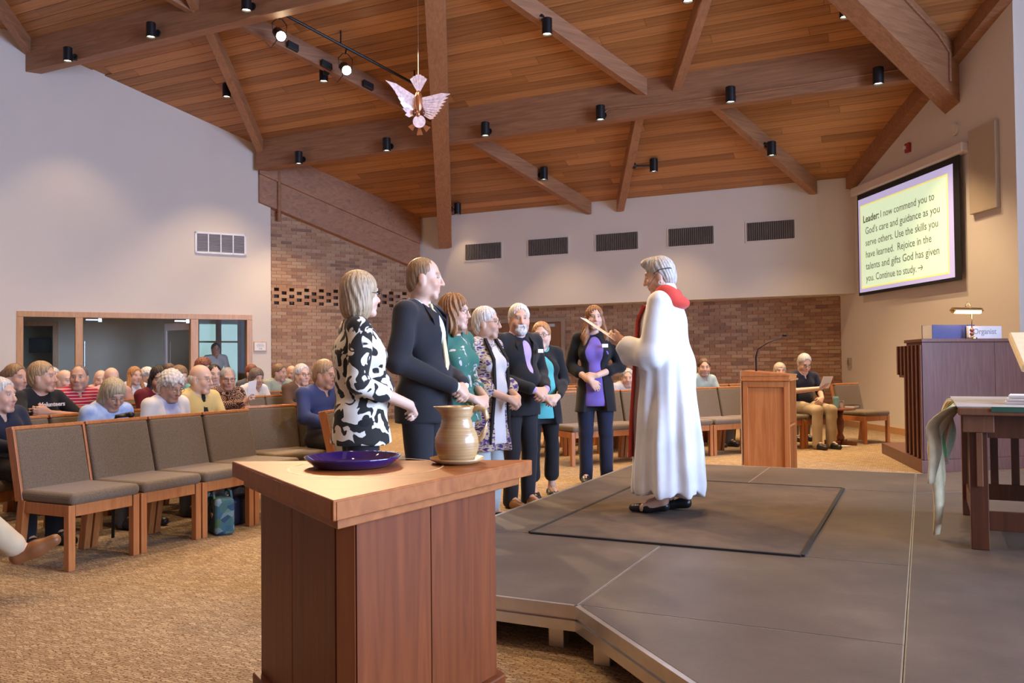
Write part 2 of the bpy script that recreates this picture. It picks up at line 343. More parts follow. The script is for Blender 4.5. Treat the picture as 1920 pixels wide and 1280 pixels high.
# left brick wall: pierced band built course by course
LBL = 3.45
def left_bricks():
    wall = MB(); pz0, pz1 = 35 * BH, 40 * BH
    wall.obox(LW(-LBL, -0.22), LBL * DL, 0.215 * NL, pz0 * Z1); wall.obox(LW(-LBL, -0.22, pz1), LBL * DL, 0.215 * NL, (4.6 - pz1) * Z1); wall.obox(LW(-LBL, -0.64, pz0 - 0.1), LBL * DL, 0.04 * NL, (pz1 - pz0 + 0.2) * Z1); wall.obox(LW(-LBL, -0.60, pz0 - 0.1), LBL * DL, 0.39 * NL, 0.1 * Z1); wall.obox(LW(-LBL, -0.60, pz1), LBL * DL, 0.39 * NL, 0.1 * Z1); wall.obox(LW(-LBL, -0.60, pz0), 0.04 * DL, 0.55 * NL, (pz1 - pz0) * Z1); wall.obox(LW(-0.04, -0.60, pz0), 0.04 * DL, 0.55 * NL, (pz1 - pz0) * Z1)
    root = tag(wall.build('wall_brick_left', M_MORTAR), kind='structure')
    ms = brick_mat('brick_single_left', False)
    me = {}
    for nm, L, dep in (('f', BL, 0.03), ('h', BL / 2, 0.03), ('p', BL, 0.11)):
        u = MB(); u.box(0, L - (G if nm != 'p' else 0), -0.012, dep, 0, BH - (G if nm != 'p' else 0.0005)); me[nm] = u.mesh('brick', ms)
    rest = MB(); rot = math.atan2(DL[1], DL[0]); n = 0
    lst = []
    for c in range(int(4.5 / BH)):
        z = c * BH; band = 35 <= c < 40
        step = BL * 1.5 if band else BL
        x = -(step / 2 if c % 2 else 0.0) - 0.0
        while x < LBL:
            t = -LBL + x; L = BL
            if x + L > 0.03 and x < LBL - 0.03 and z + BH < hdr_bottom(-t - L / 2) + 0.12:
                lst.append((abs(z - 2.75), t, z, band))
            x += step
    lst.sort()
    for _, t, z, band in lst:
        full = t >= -LBL and t + BL <= 0.0
        if n < 300 and full:
            o = bpy.data.objects.new('brick', me['p' if band else 'f']); COL.objects.link(o); o.parent = root
            o.location = tuple(LW(t, 0.0, z)); o.rotation_euler = (0, 0, rot); o.scale = (1, -1, 1) if False else (1, 1, 1); n += 1
            # local +y of rot(DL) points away from the room, so depth runs into the wall
        else:
            t0, t1 = max(t, -LBL), min(t + BL - G, 0.0)
            rest.obox(LW(t0, -0.03 if not band else -0.11, z), (t1 - t0) * DL, (0.042 if not band else 0.122) * NL, (BH - (0.0005 if band else G)) * Z1)
    tag(rest.build('brick_field', brick_mat('brick_many_left', True), root), kind='stuff')
left_bricks()
brick_face('wall_brick_back', AN(9.75, -0.52), -D1, NIN, 9.7, 0, 2.31, lambda x: 2.32, lambda q: (0 if (q[0] > 4.6 and q[2] > 1.0) else 1, -q[0]), lambda st, c: '', None)
# door in the brick recess
dr = thing('door_2', None, None); dr['kind'] = 'structure'
M_DOOR = wood('door_wood', (0.20, 0.085, 0.035), (0.30, 0.14, 0.06), 0.45, 'Z', 1.0)
def bwb(mb, a0, a1, z0, z1, n0, n1, mi=0): mb.obox(AN(a0, n0, z0), (a1 - a0) * D1, (n1 - n0) * NIN, (z1 - z0) * Z1, mi)
b = MB(); bwb(b, 5.60, 5.68, 0, 2.0, -0.51, -0.45); bwb(b, 7.25, 7.33, 0, 2.0, -0.51, -0.45); bwb(b, 5.60, 7.33, 2.0, 2.08, -0.51, -0.45); b.build('door_frame', plain('door_frame_paint', (0.36, 0.26, 0.18), 0.6), dr)
for a0, a1 in ((5.68, 6.455), (6.475, 7.25)):
    b = MB(); bwb(b, a0, a1, 0.01, 1.995, -0.505, -0.47); b.build('door_leaf', M_DOOR, dr, bev=0.004)
b = MB(); bwb(b, 5.8, 6.15, 1.90, 1.96, -0.47, -0.42); b.build('door_closer', M_STEEL, dr)
# baseboards
b = MB(); b.obox(RW(-2.9, 0.0), 4.6 * D2, 0.02 * NR, 0.10 * Z1); tag(b.build('baseboard_right', M_OAK), kind='structure')

# ceiling: tongue and groove planks under one sloping deck
A_L, A_R = 17.5, -6.5
deck = MB()
pts = [(A_R, -0.6), (A_L, -0.6), (A_L, 9.8), (A_R, 9.8), (A_L, 27), (A_R, 27)]
def dk(a, n, dz): z = ceil_z(n) if n <= 9.8 else ceil_z(9.8) - PITCH * (n - 9.8); return AN(a, n, z + dz)
vv = [dk(a, n, 0.03) for a, n in pts] + [dk(a, n, 0.2) for a, n in pts]
deck.add(vv, [(0, 1, 2, 3), (3, 2, 4, 5), (9, 8, 7, 6), (11, 10, 8, 9), (0, 6, 7, 1), (4, 10, 11, 5)])
ceiling = tag(deck.build('ceiling', plain('deck_board', (0.38, 0.17, 0.06), 0.7)), kind='structure')
PW = 0.165; SL = math.sqrt(1 + PITCH ** 2)
um = MB(); um.box(0, 1, 0.004, PW * SL - 0.004, -0.02, 0.03)
for f in um.f: pass
pme = um.mesh('plank', M_PLANK)
ex, ey = -D1, np.array([NIN[0], NIN[1], PITCH]) / SL; ez = np.cross(ex, ey)
if ez[2] < 0: ex = D1; ez = np.cross(ex, ey)
rest = MB(); cnt = 0
for i in range(-3, 60):
    n = i * PW; a = A_R + 1.0 - random.uniform(0, 2.6)
    if i > 42:
        rest.obox(dk(A_R, n, 0) + 0.004 * ey, (A_L - A_R) * D1, (PW * SL - 0.008) * ey, 0.03 * Z1); continue
    while a < A_L - 1:
        L = random.choice((3.0, 3.6, 4.2)) + random.uniform(-0.2, 0.2); a1 = min(a + L, A_L)
        vis = -2.8 < (a + a1) / 2 < 14.0
        if cnt < 300 and vis:
            o = bpy.data.objects.new('plank', pme); COL.objects.link(o); o.parent = ceiling; cnt += 1
            st = dk(a, n, 0) if np.dot(ex, D1) > 0 else dk(a1, n, 0)
            Lx = a1 - a - 0.004
            o.matrix_world = Matrix(((ex[0] * Lx, ey[0], ez[0], st[0]), (ex[1] * Lx, ey[1], ez[1], st[1]), (ex[2] * Lx, ey[2], ez[2], st[2]), (0, 0, 0, 1)))
        else: rest.obox(dk(a, n, 0) + 0.004 * ey, (a1 - a - 0.004) * D1, (PW * SL - 0.008) * ey, 0.03 * Z1)
        a = a1
tag(rest.build('plank_field', M_PLANKS, ceiling), kind='stuff')

# beams (each its own piece of the structure, local X runs along the beam)
def beam(name, p0, p1, width, depth, mat=M_BEAM, sink=0.02):
    """p0,p1 on the ceiling surface; plumb sided beam hanging below"""
    p0, p1 = np.array(p0), np.array(p1); d = p1 - p0; L = np.linalg.norm(d); hd = np.array([d[0], d[1], 0]); hl = np.linalg.norm(hd); side = np.array([-hd[1], hd[0], 0]) / hl
    rotz = math.atan2(hd[1], hd[0]); sl = d[2] / hl
    mb = MB(); mb.obox((0, -width / 2, -depth), (hl, 0, d[2]), (0, width, 0), (0, 0, depth + sink))
    o = mb.build(name, mat, None, bev=0.008, loc=p0, rotz=rotz); return tag(o, kind='structure')
beam('ceiling_beam', CE(11.6 - 0.95, 2.9), CE(-1.22, 2.9), 0.20, 0.56)
beam('ceiling_beam', CE(13.05, 6.05), CE(-2.5, 6.05), 0.20, 0.54)
def gird(n, a0, s): return CE(a0 + s * n, n)
beam('hip_girder', gird(0.02, 8.14, -0.558), gird(9.8, 8.14, -0.558), 0.28, 0.74)
beam('hip_girder', gird(2.05, -2.85, 0.558), gird(9.8, -2.85, 0.558), 0.30, 0.74)
RA = [(2.61, 2.6, 4.55, 5.9), (2.5, 2.6, 0.75, 5.9), (2.85, 2.9, 4.22, 0.0), (2.05, 2.9, 0.66, 0.0), (6.45, 2.9, 4.86, 0.0), (8.98, 6.0, 10.6, 2.9), (8.68, 6.0, 6.53, 2.9), (9.05, 6.1, 10.3, 8.3), (9.0, 6.1, 7.9, 8.2), (13.0, 6.0, 12.2, 7.4)]
for a0, n0, a1, n1 in RA: beam('rafter', CE(a0, n0), CE(a1, n1), 0.14, 0.27)
# raking timbers against the side walls
def rake(name, P, t0, t1, o0, o1, depth, mat=M_BEAM):
    q = [P(t0, o0), P(t1, o0), P(t1, o1), P(t0, o1)]
    def zc(p): n = np.dot(p - S0, NIN); return ceil_z(n)
    vs_ = [np.array([p[0], p[1], zc(p) + 0.02]) for p in q] + [np.array([p[0], p[1], zc(p) - depth]) for p in q]
    mb = MB(); mb.add(vs_, [(0, 1, 2, 3), (7, 6, 5, 4), (0, 4, 5, 1), (1, 5, 6, 2), (2, 6, 7, 3), (3, 7, 4, 0)])
    bm = bmesh.new(); me = mb.mesh(name, mat); bm.from_mesh(me); bmesh.ops.recalc_face_normals(bm, faces=bm.faces); bm.to_mesh(me); bm.free()
    return tag(link(name, me), kind='structure')
M_BEAMR = wood('rake_wood', (0.25, 0.11, 0.05), (0.42, 0.20, 0.095), 0.55, 'X', 0.5)
rake('rake_beam', lambda t, o: RW(t, o), -6.0, 1.24, 0.0, 0.14, 0.25)
rake('timber_header', lambda t, o: LW(t, o), -3.4, 0.02, 0.01, 0.16, 0.62, M_BEAMR)
rake('timber_header', lambda t, o: LW(t, o), -3.4, 0.02, 0.01, 0.12, 1.16, M_BEAMR)
c = MB(); p = LW(-3.02, 0.14, 5.0); c.cyl(p, p - 0.98 * Z1, 0.035, n=12); tag(c.build('drain_pipe', M_BEAM), 'brown vertical pipe in the corner under the timber header', 'pipe')
# ------------------------------------------------------------------ fixtures
M_LENS = emit('lamp_lens', (1.0, 0.82, 0.55), 14.0)
M_LENS2 = emit('stage_lamp_lens', (1.0, 0.80, 0.50), 60.0)
WARM = (1.0, 0.70, 0.40); KL = 7.0
def on_n(x, y, n): return onplane(x, y, AN(0, n), NIN)
def can_light(p, mount, label, power=55, spot=1.5, tilt=None, lname='lamp'):
    """p = centre of the lower rim, mount = horizontal vector to the beam face"""
    t = thing('ceiling_spotlight', label, 'spotlight', p, 0, 'black can spotlights on the beams')
    b = MB(); b.lathe([(0.0, 0.23), (0.066, 0.23), (0.072, 0.222), (0.072, 0.0), (0.064, 0.0), (0.06, 0.03), (0.0, 0.03)], n=24); b.build('can_body', M_BLACK, t, smooth=False)
    b = MB(); b.lathe([(0.0, 0.024), (0.0595, 0.024), (0.0595, 0.029), (0.0, 0.029)], n=24); b.build('lens', M_LENS, t)
    m = np.array(mount, float); L = np.linalg.norm(m); d = m / L
    b = MB(); b.cyl(0.06 * d + 0.11 * Z1, (L - 0.02) * d + 0.11 * Z1, 0.016, n=10); b.cyl((L - 0.035) * d + 0.11 * Z1, (L + 0.01) * d + 0.11 * Z1, 0.055, n=20); b.build('mount', M_BLACK, t)
    tg = p - Z1 * 3 if tilt is None else np.array(tilt)
    l = light(lname, 'SPOT', p + np.array([0, 0, 0.015]), tg, power * KL, WARM, spot_size=spot, spot_blend=0.6, shadow_soft_size=0.05)
    l.parent = t; l.location = (0, 0, 0.015)
    return t
PH2 = 'black can light on the long beam nearest the back wall'
for i, (x, y) in enumerate([(560, 307), (725, 283), (910, 255), (1126, 225), (1370, 192), (1647, 158)]):
    can_light(on_n(x, y, 3.14), -0.15 * NIN, ['can spotlight at the white wall end of the long beam', 'second can spotlight from the white wall on the long beam', 'can spotlight on the long beam just past the hip girder', 'can spotlight on the long beam under the rafter fork', 'second can spotlight from the big girder on the long beam', 'can spotlight at the big girder end of the long beam'][i], 62)
for i, (x, y) in enumerate([(127, 115), (283, 70), (462, 20)]):
    can_light(on_n(x, y, 6.29), -0.15 * NIN, ['can spotlight at the white wall end of the high cross beam', 'second can spotlight from the white wall on the high cross beam', 'can spotlight on the high cross beam above the stage lanterns'][i], (22, 60, 75)[i])
NC = np.array([-PITCH * NIN[0], -PITCH * NIN[1], 1.0])
def on_gap(x, y, g): return onplane(x, y, CE(0, 0, -g), NC)      # point hanging g below the ceiling surface
GL, GR = (8.14 - .558 * .02, .02, 8.14 - .558 * 9.8, 9.8), (-2.85 + .558 * 2.05, 2.05, -2.85 + .558 * 9.8, 9.8)
def can_on(x, y, g, raf, label, power, hw=.07, depth=.27):
    """can whose lower rim is seen at pixel x,y, g below the ceiling, carried by the side or underside of a rafter"""
    p = on_gap(x, y, g); P = CE(raf[0], raf[1]); Q = CE(raf[2], raf[3]); d = Q - P; d[2] = 0; d /= np.linalg.norm(d)
    w = P - p; w[2] = 0; w -= np.dot(w, d) * d; L = np.linalg.norm(w); w /= L
    up = max(0.0, (g - 0.11) - (depth - 0.04))
    can_light(p, (L - hw + (0.0 if up == 0 else 0.04)) * w + up * Z1, label, power)
can_on(425, 182, .25, RA[5], 'black can spotlight on the rafter beside the white wall', 70)
can_on(607, 153, .34, RA[6], 'short black can spotlight under the lighting pipe', 70)
can_on(1026, 65, .53, RA[0], 'black can spotlight on the rafter above the dove side', 90)
can_on(1290, 3, .25, RA[1], 'black can spotlight high on the steep rafter', 90)
can_on(1585, 33, .49, GR, 'black can spotlight beside the big hip girder', 90, .15, .74)
can_on(1020, 337, .26, RA[4], 'can spotlight on the rafter above the second vent', 30)
can_on(1226, 322, .27, RA[2], 'can spotlight on the rafter above the middle vent', 30)
can_on(1447, 292, .44, RA[3], 'can spotlight on the rafter above the vent nearest the screen', 30)
can_on(858, 402, .26, GL, 'lowest can spotlight beside the hip girder foot', 5, .14, .74)
# lamps further forward over the stage and the aisle (the same rows continue above the frame)
for i_, (a, n) in enumerate(((4.6, 6.29), (1.4, 6.29), (9.6, 9.2), (6.2, 9.2), (4.1, 8.8), (0.4, 9.2), (7.2, 12.0), (4.4, 12.0), (1.8, 12.4), (11.5, 9.5))):
    zz = (ceil_z(n) if n < 9.8 else ceil_z(9.8) - PITCH * (n - 9.8)) - 0.5
    can_light(AN(a, n, zz), -0.15 * NIN if n < 6.5 else 0.395 * Z1, '%s can spotlight from the font in the rows above the aisle' % ('first', 'second', 'third', 'fourth', 'fifth', 'sixth', 'seventh', 'eighth', 'ninth', 'tenth')[i_], 115 if n < 11 else 60, 1.6, None, 'lamp_%s_offscreen' % ('first', 'second', 'third', 'fourth', 'fifth', 'sixth', 'seventh', 'eighth', 'ninth', 'tenth')[i_])
# two theatrical lanterns on a pipe
LA, LB = on_gap(527, 68, 0.60), on_gap(650, 132, 0.60); PD = (LB - LA) / np.linalg.norm(LB - LA)
P0, P1 = LA - 0.20 * PD + 0.36 * Z1, LB + 1.35 * PD + 0.36 * Z1
pipe = MB(); pipe.cyl(P0, P1, 0.022, n=10)
for f in (0.04, 0.45, 0.95):
    q = P0 + f * (P1 - P0); pipe.cyl(q, np.array([q[0], q[1], ceil_z(np.dot(q - S0, NIN)) - 0.005]), 0.012, n=8)
tag(pipe.build('lighting_pipe', M_BLACK), 'thin dark lighting pipe slung below the ceiling planks', 'pipe')
def lantern(p, label):
    t = thing('stage_lantern', label, 'stage light', p, 0, 'bright stage lanterns')
    tgt = np.array([0.6, 6.0, 0.9]); d = tgt - p; d /= np.linalg.norm(d)
    b = MB(); b.cyl(-0.24 * d, 0.0 * d, 0.075, 0.085, n=20); b.build('housing', M_BLACK, t)
    b = MB(); b.cyl(0.0 * d, 0.006 * d, 0.07, n=20); b.build('lens', M_LENS2, t)
    s = np.cross(d, Z1); s /= np.linalg.norm(s)
    b = MB(); b.tube([0.10 * s - 0.1 * d, 0.11 * s + 0.16 * Z1 - 0.1 * d, 0.04 * s + 0.24 * Z1 - 0.1 * d, -0.04 * s + 0.24 * Z1 - 0.1 * d, -0.11 * s + 0.16 * Z1 - 0.1 * d, -0.10 * s - 0.1 * d], 0.008); b.tube([0.24 * Z1 - 0.1 * d, 0.36 * Z1], 0.014); b.build('yoke', M_BLACK, t)
    b = MB(); b.tube([-0.2 * d, -0.2 * d - 0.14 * Z1 + 0.03 * s, -0.15 * d - 0.24 * Z1 + 0.12 * s, -0.1 * d - 0.12 * Z1 + 0.24 * s], 0.006); b.build('cable', M_BLACK, t)
    l = light('lantern_lamp', 'SPOT', p + 0.02 * d, tgt, 1500, WARM, spot_size=0.75, spot_blend=0.5, shadow_soft_size=0.08); l.parent = t; l.location = tuple(0.02 * d)
lantern(LA, 'bright stage lantern nearer the white wall'); lantern(LB, 'bright stage lantern nearer the dove')
for x, y, n, wl in ((549, 87, 5.1, 'beside the first stage lantern'), (612, 122, 4.65, 'between the two stage lanterns'), (690, 160, 4.1, 'between the second stage lantern and the dove')):
    d = CE(*RA[6][2:]) - CE(*RA[6][:2]); d /= np.linalg.norm(d); s = np.cross(d, Z1); s /= np.linalg.norm(s); c0_ = CE(*RA[6][:2]); s = s if np.dot(s, CAM - c0_) > 0 else -s
    p = onplane(x, y, c0_ + 0.115 * s, s); b = MB(); b.obox(p - 0.09 * d - 0.05 * s - 0.05 * Z1, 0.18 * d, 0.1 * s, 0.1 * Z1); tag(b.build('dimmer_box', M_BLACK, bev=0.006), 'small black dimmer box ' + wl, 'box', 'dimmer boxes')
# conduits on beams
def conduit(pts, label, r=0.012): b = MB(); b.tube(pts, r, 6); tag(b.build('conduit', M_BEAM), label, 'conduit')
conduit([on_n(x, y, 3.02) for x, y in ((1740, 122), (1500, 160), (1250, 195), (1140, 205), (1132, 212))], 'brown conduit along the face of the long beam')
gd = 0.558 * D1 + NIN; gd /= np.linalg.norm(gd); gs = np.cross(gd, Z1); gs = gs if np.dot(gs, D1) < 0 else -gs
ge = [n_ for n_ in np.arange(2.0, 5.0, 0.02) if np.dot(gird(n_, -2.85, 0.558) + 0.17 * gs - R0, NR) > 0.20][0]
conduit([gird(n_, -2.85, 0.558) + 0.165 * gs - 0.12 * Z1 for n_ in (5.6, 4.4, ge + 0.25)] + [gird(ge, -2.85, 0.558) + 0.165 * gs - z_ * Z1 for z_ in (0.2, 0.45, 0.60)], 'brown conduit bending down the big hip girder', 0.018)
# dove sculpture
M_FEATH = plain('dove_glass', (0.72, 0.60, 0.66), 0.15, 0.0, var=0.25, scale=30, coat=0.6)
M_COPPER = plain('copper', (0.62, 0.27, 0.13), 0.25, 0.8, var=0.15, scale=15)
def dove():
    D = 10.5; c = atdepth(785, 195, D); k = D / F
    t = thing('dove_sculpture', 'pink and white glass dove descending in front of the hip girder', 'sculpture', c)
    def P(x, y, dy=0.0): return np.array([(x - 785) * k, dy, -(y - 195) * k])
    def blade(pts, name, par, mat, th=0.012, curve=0.0):
        b = MB(); n = len(pts); f = [P(x, y, -th / 2 + curve * abs(x - 785) * k) for x, y in pts] + [P(x, y, th / 2 + curve * abs(x - 785) * k) for x, y in pts]
        b.add(f, [tuple(range(n)), tuple(range(2 * n - 1, n - 1, -1))] + [(i, n + i, n + (i + 1) % n, (i + 1) % n) for i in range(n)]); return b.build(name, mat, par)
    tail = MB()
    for i in range(11):
        a0 = -0.55 + i * 0.1; a1 = a0 + 0.092; r = 36 - 10 * abs(i - 5) / 5.0 * 0.5
        q = [P(785 + 4 * math.sin(a0), 176 - 4 * math.cos(a0)), P(785 + r * math.sin(a0), 174 - r * math.cos(a0), 0.01 * (i % 2)), P(785 + r * math.sin(a1), 174 - r * math.cos(a1), 0.01 * (i % 2)), P(785 + 4 * math.sin(a1), 176 - 4 * math.cos(a1))]
        tail.add(q + [p + np.array([0, 0.012, 0]) for p in q], [(0, 1, 2, 3), (7, 6, 5, 4), (0, 4, 5, 1), (1, 5, 6, 2), (2, 6, 7, 3), (3, 7, 4, 0)])
    tail.build('tail', M_FEATH, t)
    for side, tip, mid in ((-1, (724, 153), None), (1, (846, 181), None)):
        wing = bpy.data.objects.new('wing', None)
        w = MB(); nf = 9
        for i in range(nf):
            f = i / (nf - 1)
            if side < 0: root = (779 - 4 * f, 183 + 28 * f); end = (724 + 36 * f, 153 + 64 * f - 10 * math.sin(f * 3.14))
            else: root = (791 + 4 * f, 186 + 26 * f); end = (846 - 32 * f, 180 + 44 * f + 4 * math.sin(f * 3.14))
            dx, dy = end[0] - root[0], end[1] - root[1]; L = math.hypot(dx, dy); nx, ny = -dy / L * 5.0, dx / L * 5.0
            q = [P(root[0] - nx * .6, root[1] - ny * .6, 0.006 * i), P(root[0] + dx * .7 - nx, root[1] + dy * .7 - ny, -0.05 + 0.006 * i), P(end[0], end[1], -0.08 + 0.006 * i), P(root[0] + dx * .7 + nx, root[1] + dy * .7 + ny, -0.05 + 0.006 * i), P(root[0] + nx * .6, root[1] + ny * .6, 0.006 * i)]
            w.add(q + [p + np.array([0, 0.01, 0]) for p in q], [(0, 1, 2, 3, 4), (9, 8, 7, 6, 5)] + [(j, 5 + j, 5 + (j + 1) % 5, (j + 1) % 5) for j in range(5)])
        w.build('wing', M_FEATH, t)
    b = MB(); b.sph(P(785, 192), (0.05, 0.05, 0.15), 18, 12); b.sph(P(784, 214), (0.035, 0.04, 0.05), 14, 10); b.build('body', M_COPPER, t, smooth=True)
    b = MB(); h = P(786, 229, -0.02); b.cyl(h, h + np.array([0, 0.012, 0]), 0.078, n=28); b.build('halo', M_FEATH, t)
    for x0, y0, x1, y1 in ((778, 233, 769, 242), (793, 235, 803, 244), (786, 240, 787, 254)):
        d = np.array([x1 - x0, y1 - y0], float); d /= np.linalg.norm(d); nx, ny = -d[1], d[0]
        blade([(x0 - 2 * nx, y0 - 2 * ny), (x1 - 6 * nx, y1 - 6 * ny), (x1 + 6 * nx, y1 + 6 * ny), (x0 + 2 * nx, y0 + 2 * ny)], 'halo_ray', t, M_COPPER)
    for sx in (-8, 8):
        b = MB(); b.sph(P(785 + sx, 211), (0.028, 0.03, 0.04), 12, 8); b.build('glass_disc', plain('amber_glass', (0.12, 0.04, 0.02), 0.1), t, smooth=True)
    b = MB(); b.tube([P(785, 140), np.array([0, 0.0, ceil_z(np.dot(c - S0, NIN)) - c[2] - 0.01])], 0.003, 6); b.build('hanging_wire', M_STEEL, t)
dove()
# air vents on the back wall
for i, (x0, x1) in enumerate(((873, 940), (991, 1065), (1118, 1196), (1254, 1338), (1401, 1490))):
    a0 = np.dot(onplane(x0, 460, S0, NIN) - S0, D1); a1 = np.dot(onplane(x1, 440, S0, NIN) - S0, D1)
    t = thing('wall_vent', ['dark wall vent nearest the hip girder foot', 'second dark wall vent from the hip girder foot', 'middle dark wall vent of the row of five', 'dark wall vent one away from the vent nearest the screen', 'wall vent nearest the projection screen'][i], 'vent', AN((a0 + a1) / 2, 0, 3.33), math.atan2(D1[1], D1[0]) + math.pi, 'row of wall vents')
    wd = abs(a0 - a1)      # local x to the right (-D1), local y away from the room? rot by pi -> y = -? handled by symmetric geometry
    yy = 1 if np.dot(np.array([-math.sin(t.rotation_euler[2]), math.cos(t.rotation_euler[2]), 0]), NIN) > 0 else -1
    fb = MB()
    for q in ((-wd / 2 - .03, wd / 2 + .03, -0.03, 0.0), (-wd / 2 - .03, wd / 2 + .03, .33, .36), (-wd / 2 - .03, -wd / 2, 0, .33), (wd / 2, wd / 2 + .03, 0, .33)): fb.box(q[0], q[1], min(0, yy * .015), max(0, yy * .015), q[2], q[3])
    fb.build('frame', M_SOFF, t)
    bk = MB(); bk.box(-wd / 2, wd / 2, min(yy * .001, yy * .004), max(yy * .001, yy * .004), 0, .33); bk.build('backing', plain('vent_blade', (0.17, 0.15, 0.14), 0.6), t)
    lv = MB()
    for j in range(22): xx = -wd / 2 + (j + .5) * wd / 22; lv.box(xx - .006, xx + .006, min(yy * .003, yy * .030), max(yy * .003, yy * .030), 0, .33)
    tag(lv.build('louvers', plain('vent_blade', (0.17, 0.15, 0.14), 0.6), t), kind='stuff')
# return-air grille on the white wall
t = thing('return_grille', 'white framed return air grille high on the white wall', 'vent', LW(-4.60, OFF, 3.31), math.atan2(DL[1], DL[0]))
fb = MB()
for x0, x1, z0, z1 in ((0, .95, 0, .035), (0, .95, .375, .41), (0, .035, 0, .41), (.915, .95, 0, .41), (.235, .255, 0, .41), (.465, .485, 0, .41), (.695, .715, 0, .41)): fb.box(x0, x1, -0.025, 0.0, z0, z1)
fb.build('frame', M_WHITE, t)
for j in range(12):
    lv = MB(); z = .04 + j * .028; lv.obox((.03, -0.003, z), (.89, 0, 0), (0, -0.014, 0.012), (0, 0, 0.006)); lv.build('slat', plain('grille_slat', (0.34, 0.31, 0.30), 0.6), t)
bk = MB(); bk.box(.02, .93, -0.002, 0.0, .02, .39); bk.build('backing', plain('grille_slat', (0.34, 0.31, 0.30), 0.6), t)
# framed notice
t = thing('framed_notice', 'small framed notice beside the glazed opening', 'sign', LW(-3.51, OFF, 1.44), math.atan2(DL[1], DL[0]))
b = MB(); b.box(0, .25, -0.02, 0, 0, .19); b.build('frame', M_OAK, t, bev=0.003)
b = MB(); b.box(.018, .232, -0.023, -0.018, .018, .172); b.build('notice_sheet', M_PAPER, t)
b = MB()
for j, wd in enumerate((.12, .15, .13)): b.box(.125 - wd / 2, .125 + wd / 2, -0.0245, -0.022, .135 - j * .025, .143 - j * .025)
b.box(.10, .115, -0.0245, -0.022, .04, .06); b.box(.13, .16, -0.0245, -0.022, .04, .06); b.build('print', plain('grey_ink', (0.35, 0.35, 0.36), 0.8), t)
# things on the right wall : local x = toward the camera (-D2), local y out of the wall
RROT = math.atan2(-D2[1], -D2[0])
def rw_thing(name, label, cat, tt, z, off=0.0): return thing(name, label, cat, RW(tt, off, z), RROT)
def rwbox(b, x0, x1, y0, y1, z0, z1, mi=0): b.box(x0, x1, -y1, -y0, z0, z1, mi)     # y measured out of the wall
yt = np.array([-math.sin(RROT), math.cos(RROT), 0]); YS = 1 if np.dot(yt, NR) > 0 else -1
def rwbox(b, x0, x1, y0, y1, z0, z1, mi=0): b.box(x0, x1, min(YS * y0, YS * y1), max(YS * y0, YS * y1), z0, z1, mi)
scr = rw_thing('projection_screen', 'pull down projection screen showing a slide of text', 'screen', 0.95, 2.24)
b = MB(); rwbox(b, -0.12, 3.04, 0.0, 0.15, 1.70, 1.84); b.build('housing', plain('housing_white', (0.72, 0.64, 0.58), 0.5, var=0.02), scr, bev=0.02)
b = MB(); rwbox(b, 0, 2.88, 0.075, 0.085, 0.0, 1.70); b.build('black_border', plain('screen_black', (0.01, 0.01, 0.012), 0.7), scr)
b = MB(); rwbox(b, 0.035, 2.74, 0.085, 0.088, 0.05, 1.61); b.build('slide_background', emit('slide_lavender', (0.50, 0.46, 0.74), 0.75), scr)
b = MB(); rwbox(b, 0.10, 2.62, 0.088, 0.0895, 0.11, 1.50); b.build('slide_border', emit('slide_yellow', (0.80, 0.74, 0.22), 0.85), scr)
b = MB(); rwbox(b, 0.13, 2.59, 0.0895, 0.091, 0.135, 1.475); b.build('slide_panel', emit('slide_green', (0.66, 0.82, 0.56), 0.85), scr)
M_INK = emit('slide_ink', (0.13, 0.13, 0.08), 0.5)
def text_mesh(body, size, mat, name, parent, mtx, bold=0.0, extrude=0.0005):
    cu = bpy.data.curves.new(name, 'FONT'); cu.body = body; cu.size = size; cu.extrude = extrude; cu.offset = bold; cu.resolution_u = 3
    o = bpy.data.objects.new(name, cu); COL.objects.link(o)
    me = bpy.data.meshes.new_from_object(o.evaluated_get(bpy.context.evaluated_depsgraph_get())); bpy.data.objects.remove(o)
    me.materials.clear(); me.materials.append(mat)
    q = bpy.data.objects.new(name, me); COL.objects.link(q); q.parent = parent; q.matrix_local = mtx; q['kind'] = 'stuff'
    w = max((v.co.x for v in me.vertices), default=0); return q, w
def slide_m(x, z): return Matrix(((1, 0, 0, x), (0, 0, YS * -1.0 if False else -YS * -1.0, YS * 0.0915), (0, 1, 0, z), (0, 0, 0, 1)))
def slide_line(body, x, z, width, bold=0.0):
    q, w = text_mesh(body, 0.19, M_INK, 'slide_text', scr, Matrix.Identity(4), bold)
    s = width / w
    q.matrix_local = Matrix(((s, 0, 0, x), (0, 0, YS, YS * 0.0925), (0, 0.86, 0, z), (0, 0, 0, 1)))
slide_line('Leader:', 0.20, 1.20, 0.53, 0.004); slide_line('I now commend you to', 0.77, 1.20, 1.52)
for i, (s_, w_) in enumerate((("God's care and guidance as you", 2.15), ('serve others. Use the skills you', 2.10), ('have learned.  Rejoice in the', 1.93), ('talents and gifts God has given', 2.12), ('you. Continue to study.', 1.52))):
    slide_line(s_, 0.27, 1.0 - i * 0.195, w_)
b = MB(); z = 1.0 - 4 * 0.195 + 0.045; rwbox(b, 1.83, 1.95, 0.091, 0.0925, z, z + 0.012)
for s_ in (1, -1): b.obox((1.95, YS * 0.091, z + 0.006), (-0.04, 0, s_ * 0.035), (0, YS * 0.0015, 0), (0.012, 0, s_ * 0.006))
b.build('slide_arrow', M_INK, scr)
t = rw_thing('wall_speaker', 'flat tan speaker panel on the wall beside the screen', 'speaker', -2.10, 3.09)
b = MB(); rwbox(b, 0, 0.56, 0, 0.06, 0, 1.12); b.build('grille_panel', plain('speaker_tan', (0.48, 0.40, 0.30), 0.9, var=0.03), t, bev=0.008)
